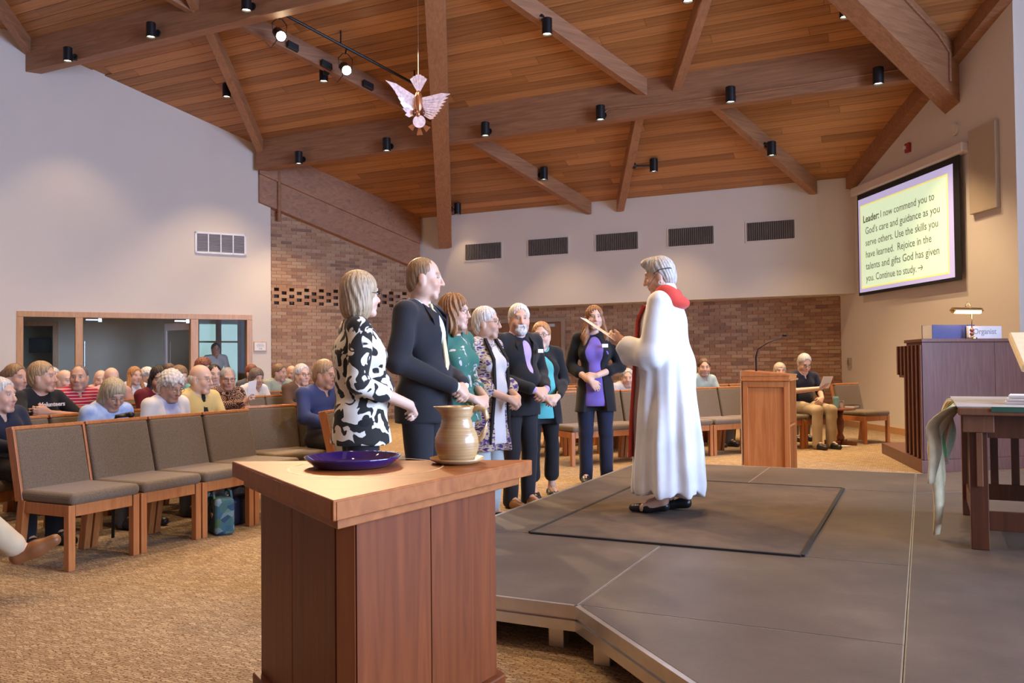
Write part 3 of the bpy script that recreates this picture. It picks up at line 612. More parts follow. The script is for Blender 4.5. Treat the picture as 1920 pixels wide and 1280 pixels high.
p = onplane(1793, 243, R0, NR); b = MB(); b.cyl(p, p + 0.04 * NR, 0.085, n=28); b.cyl(p + 0.04 * NR, p + 0.05 * NR, 0.06, n=28); tag(b.build('smoke_detector', plain('detector_white', (0.72, 0.66, 0.58), 0.5)), 'round white detector on the wall above the screen housing', 'detector')
p = onplane(1705, 277, R0, NR); t = thing('fire_alarm', 'small red fire alarm strobe on the tan wall', 'alarm', p, RROT)
b = MB(); rwbox(b, -.055, .055, 0, .05, -.07, .07); b.build('alarm_body', plain('alarm_red', (0.35, 0.03, 0.03), 0.5), t, bev=0.006)
b = MB(); rwbox(b, -.05, .0, .05, .075, -.02, .03); b.build('strobe', M_WHITE, t, bev=0.004)
p = onplane(1594, 680, R0, NR); t = thing('thermostat', 'small grey wall control beside the brick recess', 'switch', p, RROT)
b = MB(); rwbox(b, -.06, .06, 0, .03, -.09, .09); b.build('cover', plain('control_grey', (0.45, 0.41, 0.36), 0.5), t, bev=0.006); b = MB(); rwbox(b, -.03, .03, .03, .04, -.04, .05); b.build('dial', M_STEEL, t)

# ------------------------------------------------------------------ stage
ST = np.array([1.903, 4.128, 0.0]); ZS = 0.203
def uv(u, v, z=0.0): return ST + u * U + v * V + np.array([0, 0, z])
stage = thing('stage', 'low portable stage with dark deck panels and aluminium edges', 'stage', (0, 0, 0))
def deck_mat():
    m, t, b = nt('stage_deck'); c = coords(t)
    n1 = node(t, 'ShaderNodeTexNoise', Scale=1.6, Detail=6.0, Roughness=0.65); t.links.new(c, n1.inputs['Vector'])
    n2 = node(t, 'ShaderNodeTexNoise', Scale=60.0, Detail=3.0); t.links.new(c, n2.inputs['Vector'])
    r = ramp(t, n1.outputs['Fac'], [(0.3, (0.080, 0.060, 0.046)), (0.55, (0.118, 0.088, 0.066)), (0.75, (0.17, 0.128, 0.095))])
    mx = node(t, 'ShaderNodeMixRGB', blend_type='MULTIPLY'); mx.inputs[0].default_value = 0.3; t.links.new(r.outputs[0], mx.inputs[1]); t.links.new(n2.outputs['Color'], mx.inputs[2])
    t.links.new(mx.outputs[0], b.inputs['Base Color']); b.inputs['Roughness'].default_value = 0.5; bump(t, b, n2.outputs['Fac'], 0.08, 0.003); return m
M_DECK = deck_mat(); M_ALU = plain('aluminium', (0.66, 0.62, 0.56), 0.35, 0.9, var=0.08, scale=12)
E5 = azv(84.0); Bp = uv(0, 2.44); Bk = uv(0, 3.6)
def w2(p): return (float(p[0]), float(p[1]))
panels = [[w2(uv(*q)) for q in P_] for P_ in (
    [(-1.22, -1.25), (0, -1.25), (0, -2.47)], [(-1.22, -1.25), (0, -1.25), (0, 0), (-1.22, 0)], [(-2.44, -1.25), (-1.22, -1.25), (-1.22, 0), (-2.44, 0)],
    [(-1.22, 0), (0, 0), (0, 2.44), (-1.22, 2.44)], [(-2.44, 0), (-1.22, 0), (-1.22, 2.44), (-2.44, 2.44)], [(-1.22, 2.44), (0, 2.44), (0, 3.6), (-1.22, 3.6)], [(-2.44, 2.44), (-1.22, 2.44), (-1.22, 3.6), (-2.44, 3.6)])]
panels.append([w2(Bp), w2(Bp + 3.0 * E5), w2(Bk + 3.0 * E5), w2(Bk)])
panels.append([w2(uv(0, -2.47)), (3.4, 1.0), (6.0, 3.0), w2(Bp + 3.0 * E5), w2(Bp)])
def inset(poly, d):
    n = len(poly); ar = sum(poly[i][0] * poly[(i + 1) % n][1] - poly[(i + 1) % n][0] * poly[i][1] for i in range(n)); sg = 1 if ar > 0 else -1; out = []
    for i in range(n):
        p0, p1, p2 = (np.array(poly[j % n]) for j in (i - 1, i, i + 1)); e1 = (p1 - p0) / np.linalg.norm(p1 - p0); e2 = (p2 - p1) / np.linalg.norm(p2 - p1)
        n1 = sg * np.array([-e1[1], e1[0]]); n2_ = sg * np.array([-e2[1], e2[0]]); bis = n1 + n2_; bis /= max(np.dot(bis, n1), 0.2); out.append(tuple(p1 + d * bis))
    return out
for P_ in panels:
    b = MB(); b.prism(inset(P_, 0.007), ZS - 0.02, ZS); dp = b.build('deck_panel', M_DECK, stage)
    b = MB(); b.prism(inset(P_, 0.0015), ZS - 0.10, ZS - 0.0015); b.build('panel_rim', M_ALU, dp)
def edge(p, q):
    p, q = np.array([*p, 0.0]), np.array([*q, 0.0]); d = q - p; nn = np.array([d[1], -d[0], 0]) / np.linalg.norm(d)
    b = MB()
    for z0, z1, o in ((ZS - 0.012, ZS + 0.001, 0.02), (ZS - 0.05, ZS - 0.012, 0.016), (ZS - 0.062, ZS - 0.05, 0.006), (ZS - 0.105, ZS - 0.062, 0.018)): b.obox(p + z0 * Z1, d, o * nn, (z1 - z0) * Z1)
    b.build('edge_trim', M_ALU, stage)
cs = [w2(uv(*q)) for q in ((-2.44, 3.6), (-2.44, -1.25), (-1.22, -1.25), (0, -2.47))]
for i in range(3): edge(cs[i], cs[i + 1])
edge(w2(uv(0, 3.6)), w2(uv(-2.44, 3.6))); edge(cs[3], (3.4, 1.0))
for u_, v_ in ((-2.38, -1.17), (-1.34, -1.17), (-1.09, -1.30), (-0.72, -1.66), (-0.35, -2.03), (-0.06, -2.3), (-2.38, 1.2), (-2.38, 3.5), (-1.2, 3.5), (-0.1, 3.5), (-2.38, 0.0), (0.6, -1.9), (1.4, 0.0)):
    b = MB(); p = uv(u_, v_); b.obox(p - 0.035 * U - 0.035 * V, 0.07 * U, 0.07 * V, (ZS - 0.09) * Z1); b.build('leg', M_ALU, stage, bev=0.004)
b = MB(); b.prism([w2(uv(*q)) for q in ((-2.0, 0.0), (-0.5, 0.0), (-0.5, 2.44), (-2.0, 2.44))], ZS + 0.0005, ZS + 0.008)
def mat_mat():
    m, t, b_ = nt('mat_brown'); c = coords(t); n1 = node(t, 'ShaderNodeTexNoise', Scale=2.5, Detail=8.0, Roughness=0.7); t.links.new(c, n1.inputs['Vector'])
    r = ramp(t, n1.outputs['Fac'], [(0.3, (0.055, 0.036, 0.024)), (0.6, (0.105, 0.068, 0.042)), (0.8, (0.15, 0.10, 0.06))]); t.links.new(r.outputs[0], b_.inputs['Base Color']); b_.inputs['Roughness'].default_value = 0.9
    n2 = node(t, 'ShaderNodeTexNoise', Scale=250.0); t.links.new(c, n2.inputs['Vector']); bump(t, b_, n2.outputs['Fac'], 0.3, 0.003); return m
mt = thing('floor_mat', 'dark brown floor mat with a black edge lying on the stage', 'mat', (0, 0, 0)); b.build('mat_pile', mat_mat(), mt)
b = MB()
for p, q in (((-2.0, 0.0), (-0.5, 0.0)), ((-0.5, 0.0), (-0.5, 2.44)), ((-0.5, 2.44), (-2.0, 2.44)), ((-2.0, 2.44), (-2.0, 0.0))):
    p, q = uv(*p, ZS), uv(*q, ZS); d = q - p; nn = np.array([d[1], -d[0], 0]) / np.linalg.norm(d); b.obox(p - 0.004 * nn, d, 0.022 * nn, 0.011 * Z1)
b.build('edge_binding', plain('rubber', (0.015, 0.013, 0.012), 0.7), mt)

# ------------------------------------------------------------------ baptismal font
FT = 0.855
fA, fB, fC = (onz(x, y, FT) for x, y in ((434.8, 864.5), (624.6, 938.3), (998, 861.5)))
fcen = (fA + fB + fC) / 3
font = thing('baptismal_font', 'three sided cherry wood font with a thick slab top', 'font', (fcen[0], fcen[1], 0))
tri = [w2(p - fcen) for p in (fA, fB, fC)]
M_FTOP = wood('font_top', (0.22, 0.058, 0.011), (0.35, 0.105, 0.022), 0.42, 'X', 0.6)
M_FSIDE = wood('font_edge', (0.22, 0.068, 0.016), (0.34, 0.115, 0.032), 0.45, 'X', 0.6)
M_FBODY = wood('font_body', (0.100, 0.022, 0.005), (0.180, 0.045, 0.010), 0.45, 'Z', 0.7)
for m_ in (M_FTOP, M_FSIDE, M_FBODY): m_.node_tree.nodes['Principled BSDF'].inputs['Specular IOR Level'].default_value = 0.22
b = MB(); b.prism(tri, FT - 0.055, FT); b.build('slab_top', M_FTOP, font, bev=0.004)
b = MB(); b.prism(inset(tri, 0.004), FT - 0.054, FT - 0.008); 
for i in range(3):
    p, q = np.array([*tri[i], 0]), np.array([*tri[(i + 1) % 3], 0]); d = q - p; nn = np.array([d[1], -d[0], 0]) / np.linalg.norm(d)
    e = MB(); e.obox(p + 0.012 * d + (FT - 0.052) * Z1, 0.976 * d, 0.002 * nn, 0.046 * Z1); e.build('slab_edge', M_FSIDE, font)
b = MB(); b.prism(inset(tri, 0.028), FT - 0.085, FT - 0.055); b.build('moulding', M_FSIDE, font, bev=0.003)
core = inset(tri, 0.062)
def chamfer(poly, d):
    out = []; n = len(poly)
    for i in range(n):
        p0, p1, p2 = (np.array(poly[j % n]) for j in (i - 1, i, i + 1)); out += [tuple(p1 + d * (p0 - p1) / np.linalg.norm(p0 - p1)), tuple(p1 + d * (p2 - p1) / np.linalg.norm(p2 - p1))]
    return out
core = chamfer(core, 0.05)
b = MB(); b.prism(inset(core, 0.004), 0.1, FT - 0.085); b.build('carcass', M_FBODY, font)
nc_ = len(core)
for i in range(nc_):
    p, q = np.array([*core[i], 0]), np.array([*core[(i + 1) % nc_], 0]); d = q - p; L = np.linalg.norm(d); nn = np.array([d[1], -d[0], 0]) / L
    cuts = [0.0, 0.48, 1.0] if L > 0.3 else [0.0, 1.0]
    for c0, c1 in zip(cuts[:-1], cuts[1:]):
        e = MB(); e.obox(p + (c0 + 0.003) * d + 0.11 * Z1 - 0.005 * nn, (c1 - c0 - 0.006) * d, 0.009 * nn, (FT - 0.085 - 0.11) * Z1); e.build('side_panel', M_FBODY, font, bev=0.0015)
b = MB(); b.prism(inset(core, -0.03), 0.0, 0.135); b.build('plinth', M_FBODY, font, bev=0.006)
# inlaid ring under the plate
pl = onz(662, 874, FT); plc = (pl[0], pl[1])
b = MB(); R1, R2 = 0.262, 0.254; n = 64
vv = [(r * math.cos(2 * math.pi * k / n), r * math.sin(2 * math.pi * k / n), 0) for r in (R1, R2) for k in range(n)]
b.add(vv, [(k, (k + 1) % n, n + (k + 1) % n, n + k) for k in range(n)]); rg = b.build('inlay_ring', plain('inlay', (0.75, 0.50, 0.25), 0.3), font); rg.location = (plc[0] - fcen[0] + 0.05, plc[1] - fcen[1] - 0.02, FT + 0.0006)
plate = MB(); plate.lathe([(0.0, 0.006), (0.10, 0.006), (0.125, 0.012), (0.158, 0.034), (0.163, 0.036), (0.160, 0.030), (0.13, 0.004), (0.11, 0.0), (0.0, 0.0)], n=64)
mg, tg_, bg_ = nt('cobalt_glass'); bg_.inputs['Base Color'].default_value = (0.010, 0.006, 0.11, 1); bg_.inputs['Roughness'].default_value = 0.04; bg_.inputs['Coat Weight'].default_value = 1.0; bg_.inputs['Specular IOR Level'].default_value = 0.8
tag(plate.build('glass_plate', mg, smooth=True, loc=(plc[0], plc[1], FT + 0.0008)), 'cobalt blue glass plate lying on the font', 'plate')
pc = onz(857, 868, FT)
sc_ = MB(); sc_.lathe([(0.0, 0.006), (0.06, 0.006), (0.092, 0.018), (0.094, 0.020), (0.092, 0.012), (0.065, 0.0), (0.0, 0.0)], n=48)
mp, tp, bp = nt('stoneware'); c = coords(tp, 'Object'); sx_ = tp.nodes.new('ShaderNodeSeparateXYZ'); tp.links.new(c, sx_.inputs[0])
wv = node(tp, 'ShaderNodeTexNoise', Scale=4.0, Detail=3.0); cm = coords(tp, 'Object', (0.3, 0.3, 30)); tp.links.new(cm, wv.inputs['Vector'])
rz = ramp(tp, wv.outputs['Fac'], [(0.3, (0.36, 0.20, 0.08)), (0.6, (0.48, 0.30, 0.13)), (0.8, (0.30, 0.145, 0.05))]); tp.links.new(rz.outputs[0], bp.inputs['Base Color']); bp.inputs['Roughness'].default_value = 0.3; bp.inputs['Coat Weight'].default_value = 0.3; bump(tp, bp, wv.outputs['Fac'], 0.35, 0.004)
tag(sc_.build('saucer', mp, smooth=True, loc=(pc[0], pc[1], FT + 0.0005)), 'tan stoneware saucer under the pitcher', 'saucer')
pit = thing('pitcher', 'ribbed tan stoneware pitcher with a looped handle on its saucer', 'pitcher', (pc[0], pc[1], FT + 0.0068))
pr = [(0.0, 0.0), (0.062, 0.0), (0.070, 0.01)] + [(0.070 + 0.014 * math.sin(math.pi * min(1, i / 14.0) ** 0.9) + (0.0012 if i % 2 else 0) - 0.016 * max(0, (i - 9) / 9.0) ** 1.5, 0.015 + i * 0.0075) for i in range(19)] + [(0.062, 0.158), (0.061, 0.168), (0.064, 0.180), (0.068, 0.190), (0.065, 0.191), (0.058, 0.170), (0.055, 0.15), (0.06, 0.06), (0.05, 0.012), (0.0, 0.010)]
b = MB(); b.lathe(pr, n=48)
b.v = [(x - 0.022 * max(0.0, (z - 0.165) / 0.026) * math.exp(-(y / 0.022) ** 2) * (1 if x < 0 else 0), y, z) for x, y, z in b.v]
b.v = [(x * .91, y * .91, z) for x, y, z in b.v]; b.build('jug_body', mp, pit, smooth=True)
b = MB(); b.tube([(0.050, 0, 0.176), (0.076, 0, 0.186), (0.098, 0, 0.178), (0.106, 0, 0.150), (0.102, 0, 0.115), (0.090, 0, 0.085), (0.068, 0, 0.066)], [0.010, 0.011, 0.010, 0.009, 0.009, 0.009, 0.012], 10); b.build('handle', mp, pit, smooth=True)

# ------------------------------------------------------------------ chairs
def fabric_mat(name, c1, c2):
    m, t, b = nt(name); c = coords(t, 'Object', (1, 1, 1), (0.3, 0.2, 0.78))
    vo = node(t, 'ShaderNodeTexVoronoi', Scale=140.0); t.links.new(c, vo.inputs['Vector'])
    r = ramp(t, vo.outputs['Distance'], [(0.1, c1), (0.7, c2)]); t.links.new(r.outputs[0], b.inputs['Base Color'])
    b.inputs['Roughness'].default_value = 0.85; b.inputs['Sheen Weight'].default_value = 0.15; bump(t, b, vo.outputs['Distance'], 0.12, 0.002); return m
M_SEATF = fabric_mat('chair_fabric', (0.185, 0.130, 0.080), (0.125, 0.088, 0.055))
CW = 0.50
def make_chair(ends):
    t = thing('chair', 'x', 'chair')
    def soft(b, name, bw): o = b.build(name, M_SEATF, t, bev=bw); o.modifiers['bevel'].segments = 4; return o
    b = MB(); b.box(-CW / 2 + .004, CW / 2 - .004, -0.22, 0.27, 0.385, 0.455); soft(b, 'seat', 0.03)
    b = MB(); e_ = .014 if ends else .003; b.obox((-CW / 2 + e_, -0.225, 0.40), (CW - 2 * e_, 0, 0), (0, 0.055, 0.012), (0, -0.095, 0.405)); soft(b, 'backrest', 0.02)
    b = MB(); b.obox((-CW / 2, -0.328, 0.80), (CW, 0, 0), (0, 0.062, 0.012), (0, -0.006, 0.024)); b.build('top_rail', M_CHERRY, t, bev=0.006)
    b = MB(); b.box(-CW / 2 + .05, CW / 2 - .05, 0.215, 0.245, 0.315, 0.385); b.build('apron', M_CHERRY, t, bev=0.003)
    for s in (-1, 1):
        x0 = s * CW / 2 - (0.045 if s > 0 else 0)
        b = MB(); b.box(x0, x0 + .045, 0.205, 0.25, 0, 0.385); b.build('leg', M_CHERRY, t, bev=0.003)
        b = MB(); b.obox((x0, -0.27, 0), (.045, 0, 0), (0, 0.06, 0), (0, 0.06, 0.39)); b.build('leg', M_CHERRY, t, bev=0.003)
        b = MB(); b.box(x0 + .008, x0 + .037, -0.20, 0.21, 0.315, 0.385); b.build('side_rail', M_CHERRY, t, bev=0.003)
        xs = s * CW / 2 - (0.016 if s > 0 else 0); yb = 0.0 if ends else -0.034
        b = MB(); b.obox((xs, -0.235 + yb, 0.38), (.016, 0, 0), (0, 0.066 + yb * .6, 0.01), (0, -0.092, 0.43)); b.build('back_stile', M_CHERRY, t, bev=0.003)
    return t
CHAIRS = {True: [make_chair(True), True], False: [make_chair(False), True]}
def chair(p, az, label, group, ends=False):
    pr = CHAIRS[ends]; c = pr[0] if pr[1] else copy_tree(pr[0]); pr[1] = False
    c.location = (float(p[0]), float(p[1]), 0.0); c.rotation_euler = (0, 0, azrot(az)); tag(c, label, 'chair', group); return c
FU = 115.72                                  # facing azimuth of the left block
Q1 = np.array([-2.62, 5.02, 0]) - 0.23 * U + 0.25 * V
ROWP = 0.93
def rowpos(k, s): return Q1 - (k - 1) * ROWP * U + s * V        # k-th row, s metres along
LR1 = ['upholstered chair beside the khaki trouser leg, front row', 'second upholstered front row chair from the khaki trouser leg', 'third upholstered front row chair from the khaki trouser leg', 'upholstered front row chair above the dark handbag']
for j in range(4): chair(rowpos(1, j * 0.515), FU, LR1[j], 'front row chairs', j == 0)
chair(rowpos(1, -1.30), 66.0, 'front row chair under the person in khaki trousers', 'front row chairs')
ORD = ('first', 'second', 'third', 'fourth', 'fifth', 'sixth', 'seventh', 'eighth', 'ninth', 'tenth', 'eleventh', 'twelfth', 'thirteenth', 'fourteenth', 'fifteenth', 'sixteenth', 'seventeenth', 'eighteenth')
for k in range(2, 8):
    n_ = 0
    for j in range(-2, 19):
        p = rowpos(k, j * 0.515 + (0.2 if k % 2 else (-0.10 if k == 2 else 0.0))); px_ = 960 + F * p[0] / p[1]
        if px_ > (425 if k == 2 else 635) or px_ < -170 or np.dot(p - LW(0), NL) < 0.7: continue
        chair(p, FU, '%s chair from the aisle end, %s row behind the empty front row' % (ORD[n_], ORD[k - 2]), 'seating row %d of the left block' % k); n_ += 1
# the angled pair and the edge-on chair
F2 = 135.0; d2_ = azv(F2 - 90)
SEG = np.array([-2.3, 7.03, 0]) - 0.25 * azv(F2) + 0.20 * azv(F2) + 0.25 * azv(F2 - 90)
chair(SEG + 0.27 * d2_, F2, 'empty upholstered chair beside the man in the blue shirt', 'angled chairs')
chair(SEG + 0.79 * d2_, F2, 'upholstered chair occupied by the man in the blue shirt', 'angled chairs')
chair(np.array([-1.15, 6.84, 0]), 98.0, 'upholstered chair seen edge on behind the black and white blouse', 'angled chairs', True)
# middle block
FM = 153.0; dm = azv(FM - 90); M1 = np.array([0.66, 9.73, 0]) - 0.23 * azv(FM)
def mid(k, s): return M1 + s * dm - (k - 1) * 0.95 * azv(FM)
for j in range(0, 7): chair(mid(1, 0.25 + j * 0.515), FM, '%s grey chair from the purple top end, row behind the celebrant' % ORD[j], 'middle block, front row')
chair(mid(1, 4.98), FM, 'grey upholstered chair standing free beside the side table', 'middle block, front row')
chair(mid(1, 3.88 - 0.02), FM, 'grey upholstered chair under the man in the navy polo shirt', 'middle block, front row')
for k, lab in ((2, 'second'), (3, 'third')):
    for j in range(0, 8 if k == 2 else 6):
        p = mid(k, 0.25 + j * 0.515)
        if np.dot(p - S0, NIN) < 0.1 - 0.3: continue
        chair(p, FM, '%s chair from the brick door end, %s row of the middle block' % (ORD[j], lab), 'middle block, %s row' % lab)
# side table with drinks
stp = mid(1, 4.42) + 0.10 * azv(FM)
t = thing('side_table', 'small dark pedestal table between the two grey chairs', 'table', (stp[0], stp[1], 0), azrot(FM))
b = MB(); b.lathe([(0.0, 0.48), (0.20, 0.48), (0.205, 0.49), (0.20, 0.505), (0, 0.505)], n=32, sx=1.15, sy=0.9); b.build('table_top', M_DKCH, t)
b = MB(); b.lathe([(0.04, 0.06), (0.055, 0.1), (0.03, 0.16), (0.05, 0.25), (0.055, 0.32), (0.03, 0.38), (0.045, 0.48)], n=20); b.build('pedestal', M_DKCH, t, smooth=True)
for a in (0.4, 1.97, 3.54, 5.11):
    b = MB(); b.obox((0.02 * math.cos(a) - 0.02 * math.sin(a), 0.02 * math.sin(a) + 0.02 * math.cos(a), 0.0), (0.2 * math.cos(a), 0.2 * math.sin(a), 0), (0.04 * math.sin(a), -0.04 * math.cos(a), 0), (0, 0, 0.06)); b.build('foot', M_DKCH, t, bev=0.006)
lx, ly = azv(FM - 90), azv(FM)
def tabp(x, y): p = stp + x * -lx * -1 + y * ly; return (p[0], p[1], 0.5055)
cup = thing('tumbler', 'tall teal insulated tumbler on the side table', 'tumbler', tabp(-0.10, 0.02))
b = MB(); b.lathe([(0.0, 0), (0.03, 0), (0.04, 0.14), (0.0, 0.14)], n=24); b.build('cup', plain('teal_enamel', (0.22, 0.52, 0.50), 0.35), cup, smooth=False); b = MB(); b.lathe([(0.0, 0.14), (0.042, 0.14), (0.04, 0.165), (0.0, 0.165)], n=24); b.build('lid', plain('teal_lid', (0.25, 0.50, 0.55), 0.2), cup)
bt = thing('water_bottle', 'small clear blue water bottle on the side table', 'bottle', tabp(-0.02, -0.04)); b = MB(); b.lathe([(0, 0), (0.03, 0), (0.03, 0.1), (0.012, 0.13), (0.012, 0.145), (0, 0.145)], n=20); b.build('bottle_body', plain('bottle_blue', (0.35, 0.45, 0.62), 0.15), bt, smooth=True); b = MB(); b.lathe([(0, 0.145), (0.014, 0.145), (0.014, 0.16), (0, 0.16)], n=16); b.build('cap', M_WHITE, bt)
jr = thing('glass_jar', 'short glass jar with a lid on the side table', 'jar', tabp(0.06, -0.03)); b = MB(); b.lathe([(0, 0), (0.035, 0), (0.035, 0.08), (0, 0.08)], n=24); b.build('jar_body', plain('jar_glass', (0.55, 0.42, 0.32), 0.1), jr); b = MB(); b.lathe([(0, 0.08), (0.037, 0.08), (0.037, 0.1), (0, 0.1)], n=24); b.build('lid', M_STEEL, jr)
bk = thing('book', 'black bound book with white pages on the side table', 'book', tabp(0.17, 0.06), azrot(FM) + 0.3); b = MB(); b.box(-.09, .09, -.07, .07, 0, .006); b.box(-.09, .09, -.07, .07, .036, .042); b.box(-.09, -.084, -.07, .07, 0, .042); b.build('cover', M_BLACK, bk); b = MB(); b.box(-.084, .086, -.066, .066, .006, .036); b.build('pages', M_PAPER, bk)
b = MB(); q = mid(1, 4.25) + 0.3 * azv(FM); b.lathe([(0, 0), (0.09, 0.0), (0.1, 0.01), (0, 0.012)], n=20, sy=0.6); tag(b.build('paper_plate', M_PAPER, loc=(q[0], q[1], 0.001)), 'white paper lying on the carpet by the side table', 'paper')
# bags under the front row
hb = onz(441, 985, 0); t = thing('handbag', 'dark navy handbag on the carpet under the front row', 'bag', (hb[0], hb[1] + 0.1, 0), azrot(FU))
bag = MB(); bag.box(-.15, .15, -.07, .07, 0, .22); o = bag.build('bag_body', plain('navy_leather', (0.012, 0.014, 0.035), 0.3), t, bev=0.05); o.modifiers['bevel'].segments = 4
b = MB(); b.tube([(-.10, 0, .2), (-.09, 0, .26), (0, 0, .285), (.09, 0, .26), (.10, 0, .2)], 0.012, 8); b.build('strap', M_BLACK, t)
tb = onz(405, 1002, 0); t = thing('tote_bag', 'blue floral tote bag with a tan heart tag on the carpet', 'bag', (tb[0], tb[1] + 0.08, 0), azrot(FU - 60))
mfl, tf, bf = nt('floral_tote'); vo = node(tf, 'ShaderNodeTexVoronoi', Scale=22.0); tf.links.new(coords(tf), vo.inputs['Vector']); r = ramp(tf, vo.outputs['Color'], [(0.2, (0.012, 0.035, 0.075)), (0.5, (0.03, 0.10, 0.14)), (0.75, (0.05, 0.12, 0.05)), (0.95, (0.20, 0.27, 0.34))]); tf.links.new(r.outputs[0], bf.inputs['Base Color']); bf.inputs['Roughness'].default_value = 0.8
b = MB(); b.box(-.14, .14, -.07, .07, 0, .26); o = b.build('bag_body', mfl, t, bev=0.03); o.modifiers['bevel'].segments = 3
for s in (-.06, .06): b = MB(); b.tube([(-.08, s, .25), (-.06, s, .295), (.06, s, .295), (.08, s, .25)], 0.009, 8); b.build('strap', mfl, t)
b = MB(); b.prism([(0, -.02), (.022, .004), (.016, .018), (0, .01), (-.016, .018), (-.022, .004)], 0, .006); ht = b.build('heart_tag', plain('tan_leather', (0.45, 0.28, 0.14), 0.6), t); ht.rotation_euler = (math.pi / 2, 0, 0); ht.location = (.07, -0.072, .14)
# walking stick handle hooked over the front row
q = rowpos(1, 0.55) - 0.3 * U; t = thing('walking_stick', 'black walking stick handle hooked over the front chair back', 'walking stick', (q[0], q[1], 0))
b = MB(); b.tube([np.array([0, 0, 0]) - 0.06 * U, np.array([0, 0, .80]) - 0.05 * U, np.array([0, 0, .845]) - 0.03 * U, np.array([0, 0, .855]) + 0.08 * V], [0.011, 0.011, 0.014, 0.018], 10); b.sph(np.array([0, 0, .852]) + 0.10 * V, (0.025, 0.03, 0.022)); b.build('stick', M_BLACK, t, smooth=True)

# ------------------------------------------------------------------ lectern
def ray_v(x, v):       # ground point under pixel column x with stage coordinate v
    r = ray(x, 800); d = np.array([r[0], r[1]]); nv = V[:2]; k = (v + np.dot(ST[:2], nv)) / np.dot(d, nv); return np.array([d[0] * k, d[1] * k, 0])
pL, pR = ray_v(1394, 4.25), ray_v(1481, 4.25); lw_ = np.dot(pR - pL, U)
M_LECT = wood('lectern_wood', (0.40, 0.12, 0.03), (0.58, 0.21, 0.06), 0.3, 'Z', 1.0, coat=0.3)
lec = thing('lectern', 'reddish wooden lectern with a slanted top and open shelves', 'lectern', pL, math.atan2(U[1], U[0]))   # local x=U, y=V
b = MB(); b.box(0, lw_, 0, .02, 0, .98); b.build('face_panel', M_LECT, lec)
for x0, x1, z0, z1 in ((0, .05, 0, .98), (lw_ - .05, lw_, 0, .98), (.05, lw_ - .05, .92, .98), (.05, lw_ - .05, 0, .10)):
    b = MB(); b.box(x0, x1, -.018, 0, z0, z1); b.build('face_frame', M_LECT, lec, bev=0.003)
b = MB(); b.box(0, .02, .02, .50, 0, .98); b.build('side_panel', M_LECT, lec); b = MB(); b.box(0, lw_, .48, .50, 0, .98); b.build('rear_panel', M_LECT, lec)
for z in (.05, .52): b = MB(); b.box(.02, lw_ - .01, .02, .48, z, z + .02); b.build('shelf', M_LECT, lec)
b = MB(); b.box(-.02, lw_ + .02, -.035, .53, .98, 1.0); b.build('cornice', M_LECT, lec, bev=0.005)
b = MB(); b.box(-.005, lw_ + .005, -.02, .515, 1.0, 1.03); b.build('top_band', M_LECT, lec, bev=0.003)
b = MB(); b.obox((-.01, -.025, 1.03), (lw_ + .02, 0, 0), (0, .545, 0), (0, 0, .012)); b.add([(-.01, -.025, 1.042), (lw_ + .01, -.025, 1.042), (lw_ + .01, .52, 1.042), (-.01, .52, 1.042), (-.01, -.025, 1.085), (-.01, .52, 1.085)], [(0, 1, 4), (3, 5, 2), (1, 2, 5, 4), (0, 4, 5, 3)]); b.build('slanted_top', M_LECT, lec)
b = MB(); b.tube([(.09, .26, 1.07), (.09, .26, 1.22), (.11, .26, 1.30), (.20, .26, 1.36), (.36, .26, 1.43)], [.011, .010, .006, .005, .005], 10); b.sph((.385, .26, 1.44), (.03, .016, .016)); b.build('gooseneck_microphone', M_BLACK, lec, smooth=True)
b = MB(); b.box(-.035, -.022, .05, .42, .12, 1.08); b.build('white_parament', plain('white_cloth', (0.8, 0.8, 0.82), 0.9), lec, bev=0.004)

# ------------------------------------------------------------------ organ console
og = onz(1735, 886, 0); ou = azv(76.0); ov = azv(12.0)
org = thing('organ_console', 'dark wooden organ console with panelled end beside the tan wall', 'organ', og)
M_ORG = wood('organ_wood', (0.105, 0.040, 0.030), (0.175, 0.075, 0.055), 0.4, 'Z', 1.3)
def ob(name, x0, x1, y0, y1, z0, z1, mat=None, bev=0.004):
    b = MB(); b.obox(x0 * ou + y0 * ov + z0 * Z1, (x1 - x0) * ou, (y1 - y0) * ov, (z1 - z0) * Z1); return b.build(name, mat or M_ORG, org, bev=bev)
ob('carcass', 0, 1.5, 0, .70, .13, 1.36); ob('top', -.02, 1.53, -.03, .74, 1.36, 1.395); ob('pedal_base', -.05, 1.5, -.035, 1.9, 0, .13); ob('base_moulding', .012, 1.48, -.012, 0, .13, .22)
ob('key_desk', 0, 1.4, .70, 1.08, .97, 1.33); ob('knee_panel', .10, 1.4, .70, .9, .13, .97)
for i in range(6): ob('recessed_panel', -.004, .004, .06 + i * .17, .17 + i * .17, 1.03 if i > 3 else .22, 1.27, None, 0.001)
for i in range(7): ob('panel_stile', -.030, .004, i * .17, .06 + i * .17, 1.00 if i > 4 else .135, 1.33, None, 0.003)
ob('panel_seam', .9, .906, -.004, 0, .22, 1.36, None, 0); ob('rail', -.012, .012, -.012, .03, .13, 1.36)
def og_p(x, y, z=1.396): return og + x * ou + y * ov + np.array([0, 0, z])
def book(x0, x1, y, z0, h, d, matc, label, pages_left=False):
    p = og_p(x0, y, z0); t = thing('book', label, 'book', p, math.atan2(ou[1], ou[0])); L = x1 - x0
    b = MB(); b.box(0, L, 0, .006, 0, h); b.box(0, L, d - .006, d, 0, h); b.box(L - .006, L, 0, d, 0, h); b.build('cover', matc, t, bev=0.0015)
    b = MB(); b.box(0.004, L - .006, .006, d - .006, 0.004, h - .004); b.build('pages', M_PAPER, t); return t
